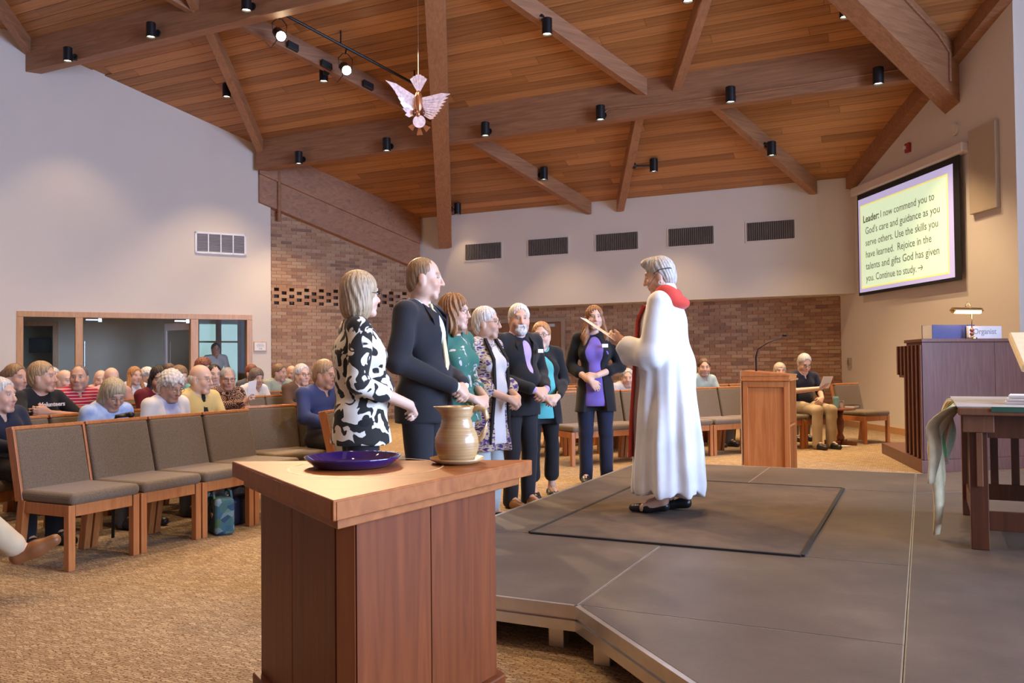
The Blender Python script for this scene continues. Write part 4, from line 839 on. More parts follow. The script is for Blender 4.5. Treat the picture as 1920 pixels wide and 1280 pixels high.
bb = book(0.16, 0.70, 0.12, 1.396, 0.15, 0.16, plain('book_blue', (0.03, 0.035, 0.14), 0.5), 'dark blue bound music book on the organ under the lamp')
b2 = book(0.60, 1.03, 0.075, 1.396, 0.135, 0.03, plain('book_pale', (0.55, 0.50, 0.50), 0.5), 'pale music book lettered Organist beside the lamp')
q, w_ = text_mesh('Organist', 0.085, plain('grey_lettering', (0.22, 0.22, 0.25), 0.6), 'lettering', b2, Matrix.Identity(4), 0.001)
q.matrix_local = Matrix(((0.30 / w_, 0, 0, 0.06), (0, 0, -1, -0.001), (0, 1, 0, 0.05), (0, 0, 0, 1)))
t = thing('organ_lamp', 'brass music lamp with a lit tube shade on the organ', 'lamp', og_p(0.62, -0.02 + 0.03), math.atan2(ou[1], ou[0]))
b = MB(); b.lathe([(0, 0), (0.05, 0.0), (0.05, 0.01), (0.015, 0.02), (0.012, 0.03)], n=24); b.build('base', M_BRASS, t)
for z in (.05, .09): b = MB(); b.sph((0, 0, z), .022); b.build('wood_knob', M_DKCH, t, smooth=True)
b = MB(); b.tube([(0, 0, .03), (0, 0, .27), (.0, 0, .31), (-.02, 0, .36), (-.05, 0, .385), (-.07, 0, .35), (-.07, 0, .32)], .006, 10); b.build('stem', M_BRASS, t, smooth=True)
b = MB(); b.cyl((-.24, 0, .30), (.12, 0, .30), .03, n=20); b.cyl((-.27, 0, .30), (.15, 0, .30), .008, n=10); b.build('shade', M_BRASS, t, smooth=False)
b = MB(); b.cyl((-.22, -0.012, .285), (.10, -0.012, .285), .022, n=16); b.build('tube', emit('tube_glow', (1.0, 0.75, 0.42), 5.0), t)
ol = light('organ_lamp_light', 'POINT', (0, 0, 0), (0, 0, -1), 3.0, WARM, shadow_soft_size=0.05); ol.parent = t; ol.location = (-.06, -.05, .235)

# ------------------------------------------------------------------ altar table
AT = uv(0.285, 0.52, ZS)
alt = thing('altar_table', 'dark mission style altar table with slatted ends on the stage', 'table', AT, math.atan2(U[1], U[0]))   # local x=U y=V
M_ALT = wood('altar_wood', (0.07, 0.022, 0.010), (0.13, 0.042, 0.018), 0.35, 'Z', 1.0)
M_ALTL = wood('altar_light', (0.16, 0.065, 0.032), (0.25, 0.11, 0.055), 0.35, 'Z', 1.0)
TL, TD = 2.0, 1.15
for x, y in ((0, 0), (TL - .085, 0), (0, TD - .085), (TL - .085, TD - .085)):
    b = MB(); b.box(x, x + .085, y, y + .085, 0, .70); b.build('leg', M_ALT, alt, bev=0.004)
b = MB(); b.box(-.05, TL + .05, -.06, TD + .06, .70, .74); b.build('table_top', M_ALTL, alt, bev=0.006)
for x0, x1, y0, y1 in ((.085, TL - .085, .02, .045), (.085, TL - .085, TD - .045, TD - .02), (.02, .045, .085, TD - .085), (TL - .045, TL - .02, .085, TD - .085)):
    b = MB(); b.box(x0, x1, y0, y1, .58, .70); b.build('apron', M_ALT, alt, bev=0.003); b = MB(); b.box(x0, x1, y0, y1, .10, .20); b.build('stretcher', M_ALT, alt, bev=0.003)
b = MB(); b.box(-.03, .115, -.025, .0, .61, .70); b.build('corbel', M_ALTL, alt, bev=0.004); b = MB(); b.box(.03, .06, -.022, 0, .33, .61); b.build('corbel', M_ALTL, alt, bev=0.003)
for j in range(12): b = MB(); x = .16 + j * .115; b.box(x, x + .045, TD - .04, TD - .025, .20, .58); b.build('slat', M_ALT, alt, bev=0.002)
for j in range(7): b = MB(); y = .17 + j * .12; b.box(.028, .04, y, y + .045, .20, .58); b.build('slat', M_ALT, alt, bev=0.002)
def at_p(x, y, z=.74): return AT + x * U + y * V + np.array([0, 0, z])
UR = math.atan2(U[1], U[0])
# runner of woven strips draped over the end
rn = thing('altar_runner', 'pale striped stole cloth draped over the altar table end', 'cloth', at_p(0, 0), UR)
b = MB(); b.box(-.055, TL, -.05, TD + .05, .0005, .006); b.build('cloth_top', plain('cloth_grey_top', (0.36, 0.35, 0.34), 0.55, var=0.1), rn)
b = MB(); b.obox((.1, -.066, -.02), (TL - .1, 0, 0), (0, .006, 0), (0, 0, .026)); b.build('green_edge', plain('cloth_green', (0.03, 0.10, 0.06), 0.8), rn)
SC = [(0.66, 0.52, 0.26), (0.42, 0.50, 0.32), (0.70, 0.58, 0.32), (0.55, 0.20, 0.10), (0.12, 0.32, 0.10), (0.72, 0.60, 0.34), (0.70, 0.58, 0.34), (0.62, 0.52, 0.32)]
for j, (cc, ln) in enumerate(zip(SC, (.34, .40, .34, .36, .32, .50, .72, .42))):
    b = MB(); y0 = TD * .82 - j * .125; rows = []; n = 14
    for i in range(n + 1):
        f = i / n; out = .045 + (.03 + .014 * j) * math.sin(min(1, f * 3) * 1.5) + .012 * math.sin(f * 7 + j); z = .006 - ln * f; sw = .02 * math.sin(f * 5 + j * 1.7)
        wd = .06 * (1 - .5 * max(0, f - .6) / .4)
        rows.append([(-out - wd * .5, y0 - wd * .7 + sw, z), (-out - .004, y0 + sw - .012, z), (-out + wd * .5, y0 + wd * .7 + sw, z)])
    vs_ = [p for r_ in rows for p in r_]; b.add(vs_, [(i * 3 + k, i * 3 + k + 1, (i + 1) * 3 + k + 1, (i + 1) * 3 + k) for i in range(n) for k in range(2)])
    o = b.build('hanging_strip', plain('strip_%d' % j, cc, 0.85, var=0.12, scale=20), rn, smooth=True); sd = o.modifiers.new('solid', 'SOLIDIFY'); sd.thickness = 0.006
# bible on a slanted stand
t = thing('bible_stand', 'open bible with ribbon markers on a slanted wooden stand', 'book stand', at_p(.62, .62, .746), UR + 0.15)
b = MB(); b.obox((-.33, -.12, .14), (.75, 0, 0), (0, .30, .20), (0, -.012, .02)); b.build('stand_board', M_ALTL, t, bev=0.005)
b = MB(); b.box(-.1, .1, .05, .12, 0, .24); b.build('stand_post', M_ALTL, t); b = MB(); b.box(-.22, .22, -.02, .2, 0, .02); b.build('stand_foot', M_ALTL, t, bev=0.004)
for s, nm in ((-1, 'page_block'), (1, 'page_block')):
    b = MB(); x0 = .04 if s > 0 else -.36; b.obox((x0, -.12, .165), (.36, 0, .0), (0, .28, .19), (0, -.03, .045)); b.build(nm, plain('cream_pages', (0.72, 0.58, 0.36), 0.7, var=0.05, scale=40), t, bev=0.01)
b = MB(); b.obox((-.14, -.165, .03), (.055, 0, 0), (0, .01, .0), (0, .0, .18)); b.obox((-.14, -.165, .21), (.055, 0, 0), (0, .28, .19), (0, 0, .004)); b.build('ribbon_marker', plain('ribbon_tan', (0.62, 0.42, 0.22), 0.6), t)
b = MB(); b.obox((-.05, -.165, .05), (.018, 0, 0), (0, .006, 0), (0, 0, .16)); b.build('ribbon_marker', M_BLACK, t)
t = thing('white_books', 'stack of thin white booklets on the altar table', 'booklets', at_p(.33, .30, .7465), UR - 0.12)
for j in range(3): b = MB(); b.box(-.14 + .01 * j, .17, -.1, .1, j * .017, j * .017 + .015); b.build('booklet', plain('booklet_white', (0.82, 0.80, 0.80), 0.5, var=0.03), t, bev=0.002)
t = thing('woven_basket', 'flat golden woven cloth bundle on the altar table', 'basket', at_p(.74, .10, .7465), UR)
b = MB(); b.lathe([(0, 0), (.15, 0), (.18, .045), (.172, .045), (.145, .01), (0, .01)], n=32, sx=1.3, sy=.7); b.build('tray', plain('basket_brown', (0.10, 0.05, 0.025), 0.6), t)
mw, tw, bw_ = nt('gold_weave'); nz = node(tw, 'ShaderNodeTexNoise', Scale=60.0, Detail=4.0); tw.links.new(coords(tw), nz.inputs['Vector']); r = ramp(tw, nz.outputs['Fac'], [(0.35, (0.12, 0.055, 0.012)), (0.6, (0.50, 0.27, 0.06))]); tw.links.new(r.outputs[0], bw_.inputs['Base Color']); bw_.inputs['Roughness'].default_value = 0.5; bump(tw, bw_, nz.outputs['Fac'], 0.6, 0.01)
b = MB(); n = 20
for k in range(5): b.tube([(-.18 + .36 * i / 8, -.06 + .03 * k + .015 * math.sin(i + k), .035 + .035 * math.sin(i * .8 + k) ** 2) for i in range(9)], .022, 8)
b.build('cloth_folds', mw, t, smooth=True)
t = thing('brass_vase', 'brass bowl of pink flowers above the open bible', 'vase', at_p(1.35, .95, .746), UR)
b = MB(); b.lathe([(0, 0), (.06, 0), (.03, .03), (.025, .30), (.05, .33), (.13, .40), (.14, .42), (.12, .41), (0, .36)], n=28); b.build('bowl', M_BRASS, t, smooth=True)
for k in range(9):
    a = k * 2.4; b = MB(); b.sph((.07 * math.cos(a), .07 * math.sin(a), .45 + .03 * (k % 3)), (.045, .045, .035), 10, 7); b.build('blossom', plain('blossom_pink', (0.72, 0.28, 0.30), 0.6), t, smooth=True)
# ------------------------------------------------------------------ implicit-surface figures
def _axis(lo, hi, zones, fine, coarse):
    out = [lo]; x = lo
    while x < hi:
        st = coarse
        for a, b in zones:
            if a - coarse <= x < b: st = fine; break
        x += st; out.append(x)
    return np.array(out)
class SDF:
    def __init__(s): s.p = []
    def cap(s, a, b, ra, rb=None, k=0.02, op='+'):
        a, b = np.array(a, float), np.array(b, float); rb = ra if rb is None else rb; m = max(ra, rb)
        def f(X, Y, Z):
            ab = b - a; L = float(ab @ ab) + 1e-12
            t = np.clip(((X - a[0]) * ab[0] + (Y - a[1]) * ab[1] + (Z - a[2]) * ab[2]) / L, 0, 1)
            return np.sqrt((X - a[0] - t * ab[0]) ** 2 + (Y - a[1] - t * ab[1]) ** 2 + (Z - a[2] - t * ab[2]) ** 2) - (ra + t * (rb - ra))
        s.p.append((np.minimum(a, b) - m, np.maximum(a, b) + m, f, k, op)); return s
    def ell(s, c, r, R=None, k=0.02, op='+'):
        c, r = np.array(c, float), np.array(r, float); R = np.eye(3) if R is None else R; m = float(r.max())
        def f(X, Y, Z):
            x, y, z = X - c[0], Y - c[1], Z - c[2]
            u = (R[0, 0] * x + R[1, 0] * y + R[2, 0] * z); v = (R[0, 1] * x + R[1, 1] * y + R[2, 1] * z); w = (R[0, 2] * x + R[1, 2] * y + R[2, 2] * z)
            k0 = np.sqrt((u / r[0]) ** 2 + (v / r[1]) ** 2 + (w / r[2]) ** 2); k1 = np.sqrt((u / r[0] ** 2) ** 2 + (v / r[1] ** 2) ** 2 + (w / r[2] ** 2) ** 2) + 1e-9
            return k0 * (k0 - 1) / k1
        s.p.append((c - m, c + m, f, k, op)); return s
    def fn(s, lo, hi, f, k=0.01, op='+'): s.p.append((np.array(lo, float), np.array(hi, float), f, k, op)); return s
    def mesh(s, fine=0.006, coarse=0.014, zones=None, post=None):
        us = [q for q in s.p if q[4] == '+']; lo = np.min([q[0] for q in us], 0) - 0.03; hi = np.max([q[1] for q in us], 0) + 0.03
        zones = zones or ([], [], [])
        ax = [_axis(lo[i], hi[i], zones[i], fine, coarse) for i in range(3)]
        D = np.full(tuple(len(a) for a in ax), 0.3, np.float32)
        for l, h, f, k, op in s.p:
            m = k + 2.2 * coarse; sl = []
            for i in range(3): sl.append(slice(max(0, np.searchsorted(ax[i], l[i] - m)), min(len(ax[i]), np.searchsorted(ax[i], h[i] + m) + 1)))
            if any(q.stop <= q.start for q in sl): continue
            X, Y, Z = ax[0][sl[0], None, None], ax[1][None, sl[1], None], ax[2][None, None, sl[2]]
            d = f(X, Y, Z); o = D[sl[0], sl[1], sl[2]]
            if op == '+': hh = np.clip(0.5 + 0.5 * (o - d) / k, 0, 1); D[sl[0], sl[1], sl[2]] = o * (1 - hh) + d * hh - k * hh * (1 - hh)
            elif op == '-': d = -d; hh = np.clip(0.5 + 0.5 * (d - o) / k, 0, 1); D[sl[0], sl[1], sl[2]] = o * (1 - hh) + d * hh + k * hh * (1 - hh)
            else: D[sl[0], sl[1], sl[2]] = np.maximum(o, d)
        if post is not None: D = post(D, ax[0][:, None, None], ax[1][None, :, None], ax[2][None, None, :])
        return _nets(D, ax)
def _nets(D, ax):
    n = np.array(D.shape); I = D < 0
    c = [I[dx:n[0] - 1 + dx, dy:n[1] - 1 + dy, dz:n[2] - 1 + dz] for dx in (0, 1) for dy in (0, 1) for dz in (0, 1)]
    sm = sum(q.astype(np.int8) for q in c); act = (sm > 0) & (sm < 8); ii = np.argwhere(act); N = len(ii)
    idx = -np.ones(act.shape, np.int64); idx[act] = np.arange(N)
    off = [(dx, dy, dz) for dx in (0, 1) for dy in (0, 1) for dz in (0, 1)]
    val = [D[ii[:, 0] + o[0], ii[:, 1] + o[1], ii[:, 2] + o[2]] for o in off]
    pos = [np.stack([ax[0][ii[:, 0] + o[0]], ax[1][ii[:, 1] + o[1]], ax[2][ii[:, 2] + o[2]]], 1) for o in off]
    acc = np.zeros((N, 3)); cnt = np.zeros(N)
    for a in range(8):
        for b in range(a + 1, 8):
            if sum(abs(off[a][q] - off[b][q]) for q in range(3)) != 1: continue
            m = (val[a] < 0) != (val[b] < 0); t = (val[a] / (val[a] - val[b] + 1e-12))[m][:, None]
            acc[m] += pos[a][m] + t * (pos[b][m] - pos[a][m]); cnt[m] += 1
    v = acc / cnt[:, None]; quads = []
    for axis in range(3):
        sl0 = [slice(None)] * 3; sl1 = [slice(None)] * 3; sl0[axis] = slice(0, -1); sl1[axis] = slice(1, None)
        ch = I[tuple(sl0)] != I[tuple(sl1)]; o1, o2 = [(1, 2), (2, 0), (0, 1)][axis]
        e = np.argwhere(ch); ok = (e[:, o1] > 0) & (e[:, o2] > 0) & (e[:, o1] < n[o1] - 1) & (e[:, o2] < n[o2] - 1); e = e[ok]
        q = []
        for d1_, d2_q in ((-1, -1), (0, -1), (0, 0), (-1, 0)):
            w = e.copy(); w[:, o1] += d1_; w[:, o2] += d2_q; q.append(idx[w[:, 0], w[:, 1], w[:, 2]])
        q = np.stack(q, 1); fl_ = ~I[e[:, 0], e[:, 1], e[:, 2]]; q[fl_] = q[fl_][:, ::-1]; quads.append(q)
    return v, np.concatenate(quads)
def np_obj(name, v, q, mat, parent, col=None):
    me = bpy.data.meshes.new(name); me.vertices.add(len(v)); me.vertices.foreach_set('co', np.ascontiguousarray(v, np.float32).ravel())
    me.loops.add(q.size); me.loops.foreach_set('vertex_index', np.ascontiguousarray(q, np.int32).ravel()); me.polygons.add(len(q))
    me.polygons.foreach_set('loop_start', np.arange(0, q.size, 4, dtype=np.int32)); me.polygons.foreach_set('use_smooth', np.ones(len(q), bool)); me.update(calc_edges=True)
    if col is not None: a = me.color_attributes.new('Col', 'FLOAT_COLOR', 'POINT'); a.data.foreach_set('color', np.concatenate([col, np.ones((len(v), 1))], 1).astype(np.float32).ravel())
    me.materials.append(mat); return link(name, me, parent)
def skin_mat():
    m, t, b = nt('skin'); a = t.nodes.new('ShaderNodeVertexColor'); a.layer_name = 'Col'; t.links.new(a.outputs[0], b.inputs['Base Color'])
    b.inputs['Roughness'].default_value = 0.5; b.inputs['Subsurface Weight'].default_value = 0.12; b.inputs['Subsurface Radius'].default_value = (0.012, 0.005, 0.003); return m
M_SKIN = skin_mat()
def hair_mat(col):
    nm = 'hair_%d_%d_%d' % tuple(int(c * 255) for c in col)
    if nm in MATS: return MATS[nm]
    m, t, b = nt(nm); nz = node(t, 'ShaderNodeTexNoise', Scale=14.0, Detail=5.0); t.links.new(coords(t, 'Object', (9, 9, 1.0)), nz.inputs['Vector'])
    r = ramp(t, nz.outputs['Fac'], [(0.3, tuple(c * 0.55 for c in col)), (0.7, tuple(min(1, c * 1.25) for c in col))]); t.links.new(r.outputs[0], b.inputs['Base Color']); b.inputs['Roughness'].default_value = 0.5; bump(t, b, nz.outputs['Fac'], 0.5, 0.008); MATS[nm] = m; return m
def cloth(name, col, pat=None, c2=(0.02, 0.018, 0.016), rough=0.85):
    if name in MATS: return MATS[name]
    m, t, b = nt(name); b.inputs['Roughness'].default_value = rough; b.inputs['Sheen Weight'].default_value = 0.1; b.inputs['Specular IOR Level'].default_value = 0.25
    c = coords(t); nz = node(t, 'ShaderNodeTexNoise', Scale=200.0, Detail=2.0); t.links.new(c, nz.inputs['Vector']); bump(t, b, nz.outputs['Fac'], 0.12, 0.002)
    if pat is None:
        n2 = node(t, 'ShaderNodeTexNoise', Scale=5.0); t.links.new(c, n2.inputs['Vector']); r = ramp(t, n2.outputs['Fac'], [(0.3, tuple(q * 0.88 for q in col)), (0.7, tuple(min(1, q * 1.08) for q in col))])
    elif pat == 'floral':
        n2 = node(t, 'ShaderNodeTexNoise', Scale=13.0, Detail=1.5, Distortion=1.0); t.links.new(c, n2.inputs['Vector']); r = ramp(t, n2.outputs['Fac'], [(0.0, col), (0.475, col), (0.49, c2), (1.0, c2)], 'LINEAR')
    elif pat == 'sprig':
        n2 = node(t, 'ShaderNodeTexNoise', Scale=17.0, Detail=3.0, Distortion=0.6); t.links.new(c, n2.inputs['Vector']); r = ramp(t, n2.outputs['Fac'], [(0.0, col), (0.60, col), (0.63, c2), (1.0, c2)])
    elif pat == 'streak':
        n2 = node(t, 'ShaderNodeTexNoise', Scale=20.0, Detail=3.0, Distortion=0.3); t.links.new(coords(t, 'Object', (1.0, 1.0, 2.6), (0.3, 0.2, 0)), n2.inputs['Vector'])
        r = ramp(t, n2.outputs['Fac'], [(0.30, (0.03, 0.015, 0.07)), (0.44, (0.14, 0.08, 0.24)), (0.50, (0.62, 0.56, 0.48)), (0.58, (0.55, 0.40, 0.16)), (0.62, (0.05, 0.03, 0.10))])
    elif pat == 'stripe':
        w = node(t, 'ShaderNodeTexWave', Scale=10.0, Distortion=0.4); w.bands_direction = 'Z'; t.links.new(c, w.inputs['Vector']); r = ramp(t, w.outputs['Fac'], [(0.0, c2), (0.12, c2), (0.2, col), (1.0, col)])
    elif pat == 'paisley':
        n2 = node(t, 'ShaderNodeTexVoronoi', Scale=16.0); t.links.new(c, n2.inputs['Vector']); w = node(t, 'ShaderNodeMath', operation='SINE'); mu = node(t, 'ShaderNodeMath', operation='MULTIPLY'); mu.inputs[1].default_value = 26.0
        t.links.new(n2.outputs['Distance'], mu.inputs[0]); t.links.new(mu.outputs[0], w.inputs[0]); r = ramp(t, w.outputs[0], [(0.2, c2), (0.5, col), (0.9, (0.5, 0.36, 0.25))])
    elif pat == 'tiedye':
        n2 = node(t, 'ShaderNodeTexNoise', Scale=9.0, Detail=2.0); t.links.new(c, n2.inputs['Vector']); r = ramp(t, n2.outputs['Fac'], [(0.35, c2), (0.6, col)])
    t.links.new(r.outputs[0], b.inputs['Base Color']); MATS[name] = m; return m
eye_me = MB(); eye_me.sph((0, 0, 0), (0.0120, 0.0095, 0.0048), 14, 8, 0); eye_me.sph((0, 0.0050, 0), (0.0056, 0.0052, 0.0046), 12, 8, 1)
EYE = eye_me.mesh('eye', [plain('eye_white', (0.42, 0.38, 0.36), 0.25, var=0.02), plain('iris', (0.035, 0.028, 0.025), 0.2)], True)

def rotm(yaw, pitch, roll=0.0):
    """yaw >0 turns to the figure's right (clockwise from above), pitch >0 looks down"""
    y, p, r = math.radians(-yaw), math.radians(-pitch), math.radians(roll)
    Rz = np.array([[math.cos(y), -math.sin(y), 0], [math.sin(y), math.cos(y), 0], [0, 0, 1]]); Rx = np.array([[1, 0, 0], [0, math.cos(p), -math.sin(p)], [0, math.sin(p), math.cos(p)]])
    Ry = np.array([[math.cos(r), 0, math.sin(r)], [0, 1, 0], [-math.sin(r), 0, math.cos(r)]])
    return Rz @ Rx @ Ry
def add_head(S, hc, R, sc=1.0, fem=False, nb=None, age=0):
    T = lambda x, y, z: hc + sc * (R @ np.array([x, y, z]))
    e = lambda c, r, k=0.015, op='+': S.ell(T(*c), np.array(r) * sc, R, k, op)
    c = lambda a, b, r0, r1, k=0.012, op='+': S.cap(T(*a), T(*b), r0 * sc, r1 * sc, k, op)
    e((0, -0.012, 0.035), (0.076, 0.095, 0.092)); e((0, 0.018, -0.035), (0.061 if not fem else 0.058, 0.072, 0.078), 0.03)
    c((-0.022, 0.062, -0.098), (0.022, 0.062, -0.098), 0.020, 0.020, 0.025)
    for s in (-1, 1):
        e((s * 0.038, 0.058, -0.028), (0.026, 0.026, 0.026), 0.025); e((s * 0.077, -0.012, -0.005), (0.010, 0.021, 0.032), None or 0.006); e((s * 0.055, 0.0, -0.06), (0.02, 0.035, 0.035), 0.03)
    c((-0.036, 0.078, 0.034), (0.036, 0.078, 0.034), 0.010, 0.010, 0.016)
    for s in (-1, 1): e((s * 0.031, 0.094, 0.012), (0.016, 0.014, 0.011), 0.010, '-')
    c((0, 0.086, 0.022), (0, 0.108, -0.026), 0.0085, 0.0125, 0.010); 
    for s in (-1, 1): e((s * 0.011, 0.097, -0.030), (0.008, 0.010, 0.008), 0.006)
    c((-0.018, 0.083, -0.058), (0.018, 0.083, -0.058), 0.0085, 0.0085, 0.006); c((-0.015, 0.082, -0.070), (0.015, 0.082, -0.070), 0.009, 0.009, 0.006)
    e((0, 0.0955, -0.0637), (0.022, 0.006, 0.0018), 0.003, '-')
    if nb is not None: S.cap(T(0, -0.022, -0.055), nb + np.array([0, 0, -0.03]), (0.050 if fem else 0.058) * sc, (0.056 if fem else 0.066) * sc, 0.03)
def face_cols(v, hc, R, sc, skin, brow, fem, beard=None):
    q = ((v - hc) @ R) / sc; n = len(v); col = np.tile(np.array(skin), (n, 1))
    def mix(c, center, r, soft=1.0):
        d = np.sqrt((((q - np.array(center)) / np.array(r)) ** 2).sum(1)); w = np.clip((1.25 - d) / 0.5, 0, 1) * soft; nonlocal col; col = col * (1 - w[:, None]) + np.array(c) * w[:, None]
    sk = np.array(skin)
    for s in (-1, 1): mix(sk * np.array([1.0, 0.74, 0.70]), (s * 0.042, 0.075, -0.03), (0.024, 0.03, 0.022), 0.5); mix(brow, (s * 0.033, 0.09, 0.036), (0.019, 0.03, 0.0055), 0.8)
    mix(sk * np.array([1.0, 0.78, 0.74]), (0, 0.11, -0.024), (0.014, 0.02, 0.014), 0.5)
    mix(sk * np.array([0.86, 0.48, 0.46]) if fem else sk * np.array([0.85, 0.62, 0.58]), (0, 0.09, -0.064), (0.022, 0.02, 0.0125), 0.85)
    if beard is not None:
        for ce, r in (((0, 0.07, -0.098), (0.05, 0.05, 0.034)), ((0, 0.088, -0.046), (0.03, 0.03, 0.009)), ((-0.03, 0.07, -0.07), (0.016, 0.04, 0.03)), ((0.03, 0.07, -0.07), (0.016, 0.04, 0.03))): mix(beard, ce, r, 0.95)
    return np.clip(col, 0, 1)
def add_hand(S, w, d, nrm, side, curl=40, spread=0.0, sc=1.0):
    """w wrist, d pointing direction, nrm palm normal (fingers curl that way), side +1: thumb on cross(d,nrm) side"""
    d = np.array(d, float); d /= np.linalg.norm(d); nrm = np.array(nrm, float); nrm -= d * (nrm @ d); nrm /= np.linalg.norm(nrm); x = np.cross(d, nrm) * side
    kn = [w + sc * (0.088 * d * q + x * o) for q, o in ((0.98, 0.030), (1.03, 0.010), (1.0, -0.010), (0.92, -0.029))]
    for p in kn: S.cap(w + 0.25 * (p - w - d * ((p - w) @ d)) + 0.01 * d, p, 0.017 * sc, 0.0115 * sc, 0.012)
    for p, L in zip(kn, (0.072, 0.080, 0.074, 0.058)):
        a = math.radians(curl); q = p; r = 0.0095
        for i, f in enumerate((0.45, 0.32, 0.23)):
            dd = d * math.cos(a) + nrm * math.sin(a); q2 = q + sc * L * f * dd; S.cap(q, q2, r * sc, (r - 0.0008) * sc, 0.004); q = q2; r -= 0.0008; a += math.radians(curl * 0.8)
    b0 = w + sc * (0.025 * d + 0.022 * x); b1 = b0 + sc * (0.040 * d + 0.028 * x + 0.012 * nrm); b2 = b1 + sc * (0.032 * d + 0.004 * x + 0.014 * nrm)
    S.cap(b0, b1, 0.015 * sc, 0.0115 * sc, 0.012); S.cap(b1, b2, 0.011 * sc, 0.009 * sc, 0.004)

HAIRC = dict(white=(0.66, 0.62, 0.58), grey=(0.36, 0.33, 0.31), ltgrey=(0.52, 0.48, 0.44), blond=(0.50, 0.34, 0.16), sandy=(0.38, 0.24, 0.12), brown=(0.10, 0.05, 0.025), dark=(0.022, 0.013, 0.011), red=(0.34, 0.13, 0.04), auburn=(0.22, 0.06, 0.025), ginger=(0.42, 0.19, 0.06), ltbrown=(0.24, 0.13, 0.06), dkgrey=(0.14, 0.12, 0.11))
def hair(root, style, col, hc, R, sc, fine):
    S = SDF(); T = lambda x, y, z: hc + sc * (R @ np.array([x, y, z])); e = lambda c, r, k=0.02, op='+': S.ell(T(*c), np.array(r) * sc, R, k, op); amp, fr = 0.003, 1.0
    if style == 'buzz': e((0, -0.018, 0.038), (0.079, 0.094, 0.093)); e((0, -0.05, -0.02), (0.066, 0.06, 0.07), 0.02)
    elif style in ('short', 'curly', 'quiff'):
        g = 0.009 if style != 'curly' else 0.024
        e((0, -0.018, 0.042), (0.078 + g, 0.094 + g, 0.092 + g * 0.9)); e((0, -0.05, -0.02), (0.068 + g * 0.6, 0.062 + g * 0.5, 0.075), 0.03)
        if style == 'quiff': e((0, 0.05, 0.115), (0.055, 0.05, 0.03), 0.03)
        if style == 'curly': amp = 0.007
    elif style == 'fringe': e((0, -0.03, 0.0), (0.085, 0.085, 0.06)); e((0, 0.0, 0.09), (0.074, 0.11, 0.062), 0.01, '-')
    elif style == 'bob': e((0, -0.016, 0.045), (0.092, 0.105, 0.098)); e((0, -0.03, -0.05), (0.098, 0.088, 0.105), 0.04)
    elif style == 'shag':
        e((0, -0.016, 0.045), (0.092, 0.106, 0.10)); e((0, -0.03, -0.06), (0.10, 0.08, 0.12), 0.04); amp = 0.008
        for s in (-1, 1): S.cap(T(s * 0.075, 0.01, 0.0), T(s * 0.088, 0.03, -0.14), 0.034 * sc, 0.028 * sc, 0.03)
    elif style == 'long':
        e((0, -0.016, 0.042), (0.087, 0.102, 0.096)); e((0, -0.045, -0.06), (0.085, 0.06, 0.12), 0.04); amp = 0.006
        for s in (-1, 1): S.cap(T(s * 0.072, -0.01, -0.02), T(s * 0.105, 0.035, -0.20), 0.030 * sc, 0.036 * sc, 0.03); S.cap(T(s * 0.105, 0.035, -0.20), T(s * 0.10, 0.07, -0.31), 0.036 * sc, 0.018 * sc, 0.03)
    elif style == 'back': e((0, -0.02, 0.040), (0.083, 0.099, 0.092)); e((0, -0.06, -0.03), (0.06, 0.055, 0.07), 0.03); S.cap(T(0, -0.09, -0.02), T(0.03, -0.08, -0.16), 0.035 * sc, 0.025 * sc, 0.03)
    # open the face
    if style not in ('fringe',):
        top = {'buzz': 0.086, 'short': 0.088, 'curly': 0.062, 'quiff': 0.070, 'bob': 0.050, 'shag': 0.064, 'long': 0.082, 'back': 0.082}[style]
        wd = {'bob': 0.062, 'shag': 0.060, 'long': 0.062}.get(style, 0.076)
        S.ell(T(0, 0.10, top - 0.115), np.array([wd, 0.085 if wd < 0.07 else 0.100, 0.122]) * sc, R, 0.012, '-')
        if style in ('short', 'buzz', 'back'): S.ell(T(0, 0.125, 0.03), np.array([0.09, 0.05, 0.082]) * sc, R, 0.012, '-')
        if wd > 0.07:
            for s in (-1, 1): S.ell(T(s * 0.088, 0.070, 0.012), np.array([0.034, 0.052, 0.060]) * sc, R, 0.010, '-'); S.ell(T(s * 0.085, 0.010, -0.042), np.array([0.032, 0.046, 0.062]) * sc, R, 0.008, '-')
    ii = np.linalg.inv(R); amp = .0012 if style == 'buzz' else amp
    def post(D, X, Y, Z):
        x, y, z = X - hc[0], Y - hc[1], Z - hc[2]; u = ii[0, 0] * x + ii[0, 1] * y + ii[0, 2] * z; v = ii[1, 0] * x + ii[1, 1] * y + ii[1, 2] * z; w = ii[2, 0] * x + ii[2, 1] * y + ii[2, 2] * z
        a = np.arctan2(v + 0.02, u)
        if style == 'curly': return D + amp * np.sin(u * 130) * np.sin(v * 120 + 1) * np.sin(w * 125 + 2)
        return D + amp * np.sin(a * 23 + 4 * np.sin(w * 18) + 2 * np.sin(a * 5)) * 0.8
    v, q = S.mesh(fine, fine, None, post)
    np_obj('hair', v, q, hair_mat(HAIRC[col] if isinstance(col, str) else col), root)
def folds(amp, f=1.0):
    def post(D, X, Y, Z):
        n = np.sin(17 * f * X + 9 * f * Z + 2.2 * np.sin(11 * f * Z + 6 * Y)) + np.sin(15 * f * Y - 11 * f * Z + 1.7 * np.sin(13 * f * X + 3)) + 0.6 * np.sin(31 * f * X - 22 * f * Z + 19 * f * Y)
        return D + amp * n * 0.45
    return post

